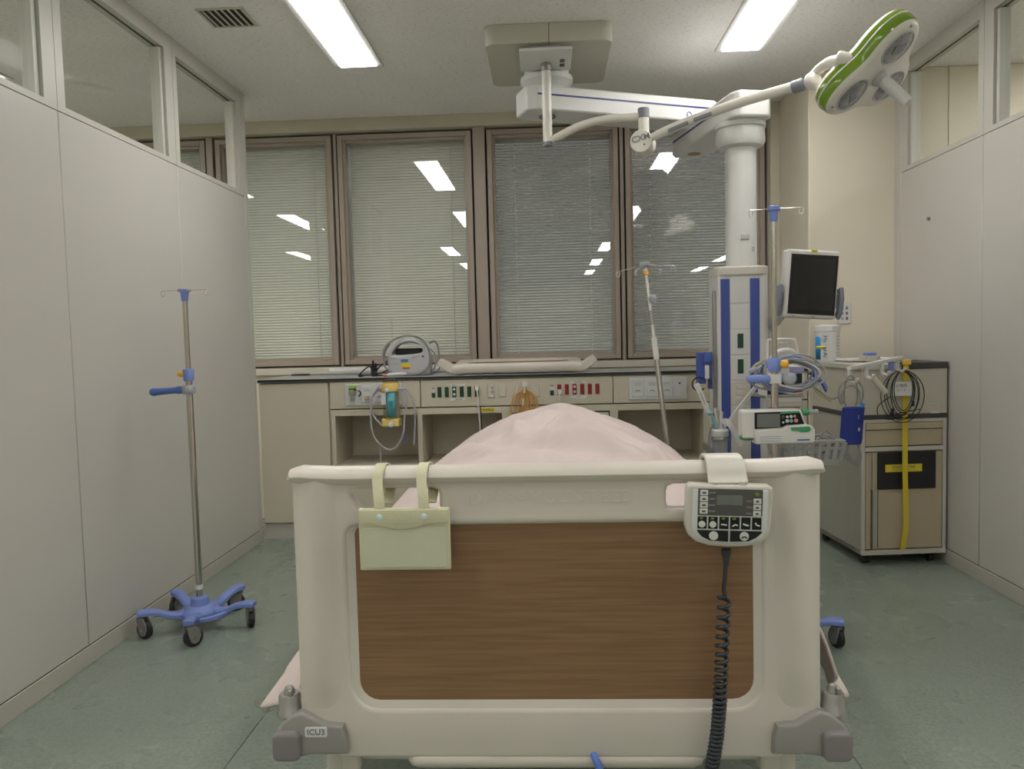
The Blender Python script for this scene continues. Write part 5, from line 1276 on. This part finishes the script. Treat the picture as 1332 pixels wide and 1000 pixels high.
for k in range(4):
    MB().tube(spline([(-.155 + .006 * k, 4.60, .90), (-.160 + .010 * k, 4.594, .80), (-.152 + .004 * k, 4.596, .70), (-.150, 4.6, .62)], 6), .0045, 7).build('strand', 'orange' if k != 2 else 'cable_y', oc)
MB().tube([(-.148, 4.592, .91), (-.149, 4.590, .87)], .009, 10).build('connector', 'plate_c', oc); MB().tube([(-.158, 4.59, .84), (-.158, 4.59, .80)], .008, 10).build('connector', 'plate_c', oc)
MB().ball((-.146, 4.588, .73), (.013, .010, .016)).build('knot', 'orange', oc)

# ================================================================== ON THE WORKTOP
dv = thing('portable_compressor', 'grey portable device with carry handle and coiled hose on the worktop', 'device', (-.85, 4.80, .983))
out = [(-.985, .986), (-.755, .986), (-.728, 1.03), (-.728, 1.10), (-.745, 1.155), (-.785, 1.195), (-.835, 1.212), (-.895, 1.207), (-.94, 1.182), (-.972, 1.14), (-.988, 1.09), (-.990, 1.03)]
def smooth_loop(l, n=4): return [(p.x, p.y) for p in spline([(a, b, 0) for a, b in l], n, True)]
hole = [(-.955, 1.112), (-.80, 1.118), (-.772, 1.135), (-.775, 1.158), (-.80, 1.174), (-.86, 1.182), (-.915, 1.172), (-.94, 1.150)]
plate('body', [smooth_loop(out, 3), smooth_loop(hole, 3)], 4.735, 4.86, 'dev', dv, bev=.018, seg=3)
MB().box(-.95, -.78, 4.79, 4.83, 1.11, 1.15).build('handle_well', 'black', dv, bevel=.01)
MB().prism([(-.995, .985), (-.725, .985), (-.725, .995), (-.995, .995)], 'xz', 4.74, 4.86).build('base', 'dev_d', dv, bevel=.004)
for x0, x1, z0, z1, m in ((-.905, -.860, 1.068, 1.084, 'lblue'), (-.903, -.848, 1.034, 1.062, 'yellow'), (-.895, -.853, 1.026, 1.034, 'lred')): MB().box(x0, x1, 4.7335, 4.7352, z0, z1).build('label', m, dv, smooth=0)
for a, b in (((-.97, 1.092), (-.945, 1.088)), ((-.835, 1.092), (-.79, 1.106))): MB().sweep([(a[0], 4.7345, a[1]), (b[0], 4.7345, b[1])], RECT(.004, .002), (0, 1, 0)).build('trim_line', 'ink_g', dv, smooth=0)
MB().lathe([(.007, 0), (.007, .005)], (-.768, 4.737, 1.10), (0, -1, 0), 14).build('blue_knob', 'blue_d', dv)
hs = MB().tube(spline([(-.955, 4.725, 1.000), (-1.00, 4.73, 1.04), (-1.018, 4.74, 1.10), (-1.00, 4.75, 1.16), (-.95, 4.76, 1.205), (-.87, 4.765, 1.228), (-.79, 4.76, 1.212), (-.74, 4.75, 1.16), (-.722, 4.74, 1.09), (-.74, 4.725, 1.03), (-.80, 4.715, .995), (-.86, 4.712, .992)], 8), .0062, 8)
hs.build('hose', 'grey_c', dv)
MB().tube(spline([(-.985, 4.74, 1.01), (-1.010, 4.75, 1.06), (-1.006, 4.755, 1.13), (-.975, 4.765, 1.18)], 8), .005, 8).build('hose', 'grey_c', dv)
MB().tube(spline([(-.735, 4.79, 1.18), (-.700, 4.79, 1.19), (-.682, 4.79, 1.16), (-.675, 4.79, 1.10), (-.668, 4.79, 1.05), (-.69, 4.78, 1.005), (-.74, 4.77, .992)], 8), .006, 8).build('hose', 'grey_c', dv)
MB().tube(spline([(-.735, 4.77, 1.15), (-.705, 4.77, 1.12), (-.695, 4.77, 1.06), (-.715, 4.76, 1.005)], 8), .005, 8).build('hose', 'dev_d', dv)
MB().tube([(-1.00, 4.700, .993), (-.975, 4.700, .994), (-.90, 4.702, .998), (-.87, 4.704, .997)], [.008, .010, .011, .006], 12).build('mouthpiece', 'white', dv)
MB().tube([(-1.012, 4.70, .992), (-.985, 4.70, .993)], .0105, 12).build('mouthpiece_band', 'b_pink', dv)

bc = thing('power_cord_bundle', 'tied bundle of black power cord on the worktop', 'cord', (-1.07, 4.74, .983))
random.seed(9)
for k, pts in enumerate((
    [(-.96, 4.78, 1.09), (-1.02, 4.76, 1.06), (-1.06, 4.74, 1.02), (-1.075, 4.73, 1.0)], [(-.97, 4.76, 1.03), (-1.03, 4.74, 1.005), (-1.08, 4.73, .995), (-1.13, 4.72, .992), (-1.15, 4.72, .990)],
    [(-1.075, 4.73, 1.0), (-1.10, 4.73, 1.045), (-1.15, 4.73, 1.01), (-1.165, 4.73, .992)], [(-1.075, 4.735, .995), (-1.08, 4.735, 1.07), (-1.074, 4.735, 1.07), (-1.07, 4.735, .995)],
    [(-1.065, 4.73, .995), (-1.062, 4.73, 1.055), (-1.056, 4.73, 1.055), (-1.058, 4.73, .995)], [(-1.09, 4.74, .995), (-1.088, 4.74, 1.05), (-1.083, 4.74, 1.05), (-1.08, 4.74, .995)],
    [(-1.05, 4.72, .99), (-.99, 4.71, .99), (-.97, 4.70, .995), (-1.0, 4.70, 1.005), (-1.06, 4.72, 1.0)])):
    MB().tube(spline(pts, 6), .0045, 7).build('strand', 'black', bc)
MB().box(-1.088, -1.052, 4.722, 4.748, .984, 1.012).build('tie', 'black', bc, bevel=.004)
MB().box(-1.165, -1.140, 4.705, 4.735, .983, 1.000).build('plug', 'black', bc, bevel=.004)
wt_ = thing('white_tube', 'long white rolled tube lying at the back of the worktop', 'tube', (-1.1, 5.10, .983))
MB().tube([(-1.45, 5.10, 1.008), (-1.44, 5.10, 1.008), (-.60, 5.10, 1.008)], [.020, .0245, .0245], 16).build('roll', 'white', wt_)
MB().tube([(-1.452, 5.10, 1.008), (-1.449, 5.10, 1.008)], .014, 14).build('end_cap', 'pend_g', wt_)
tag(MB().box(-1.72, -1.60, 5.12, 5.16, .983, .994).build('flat_tool', 'cart_d', bevel=.004), 'dark flat tool on the worktop beside the left partition', 'tool')
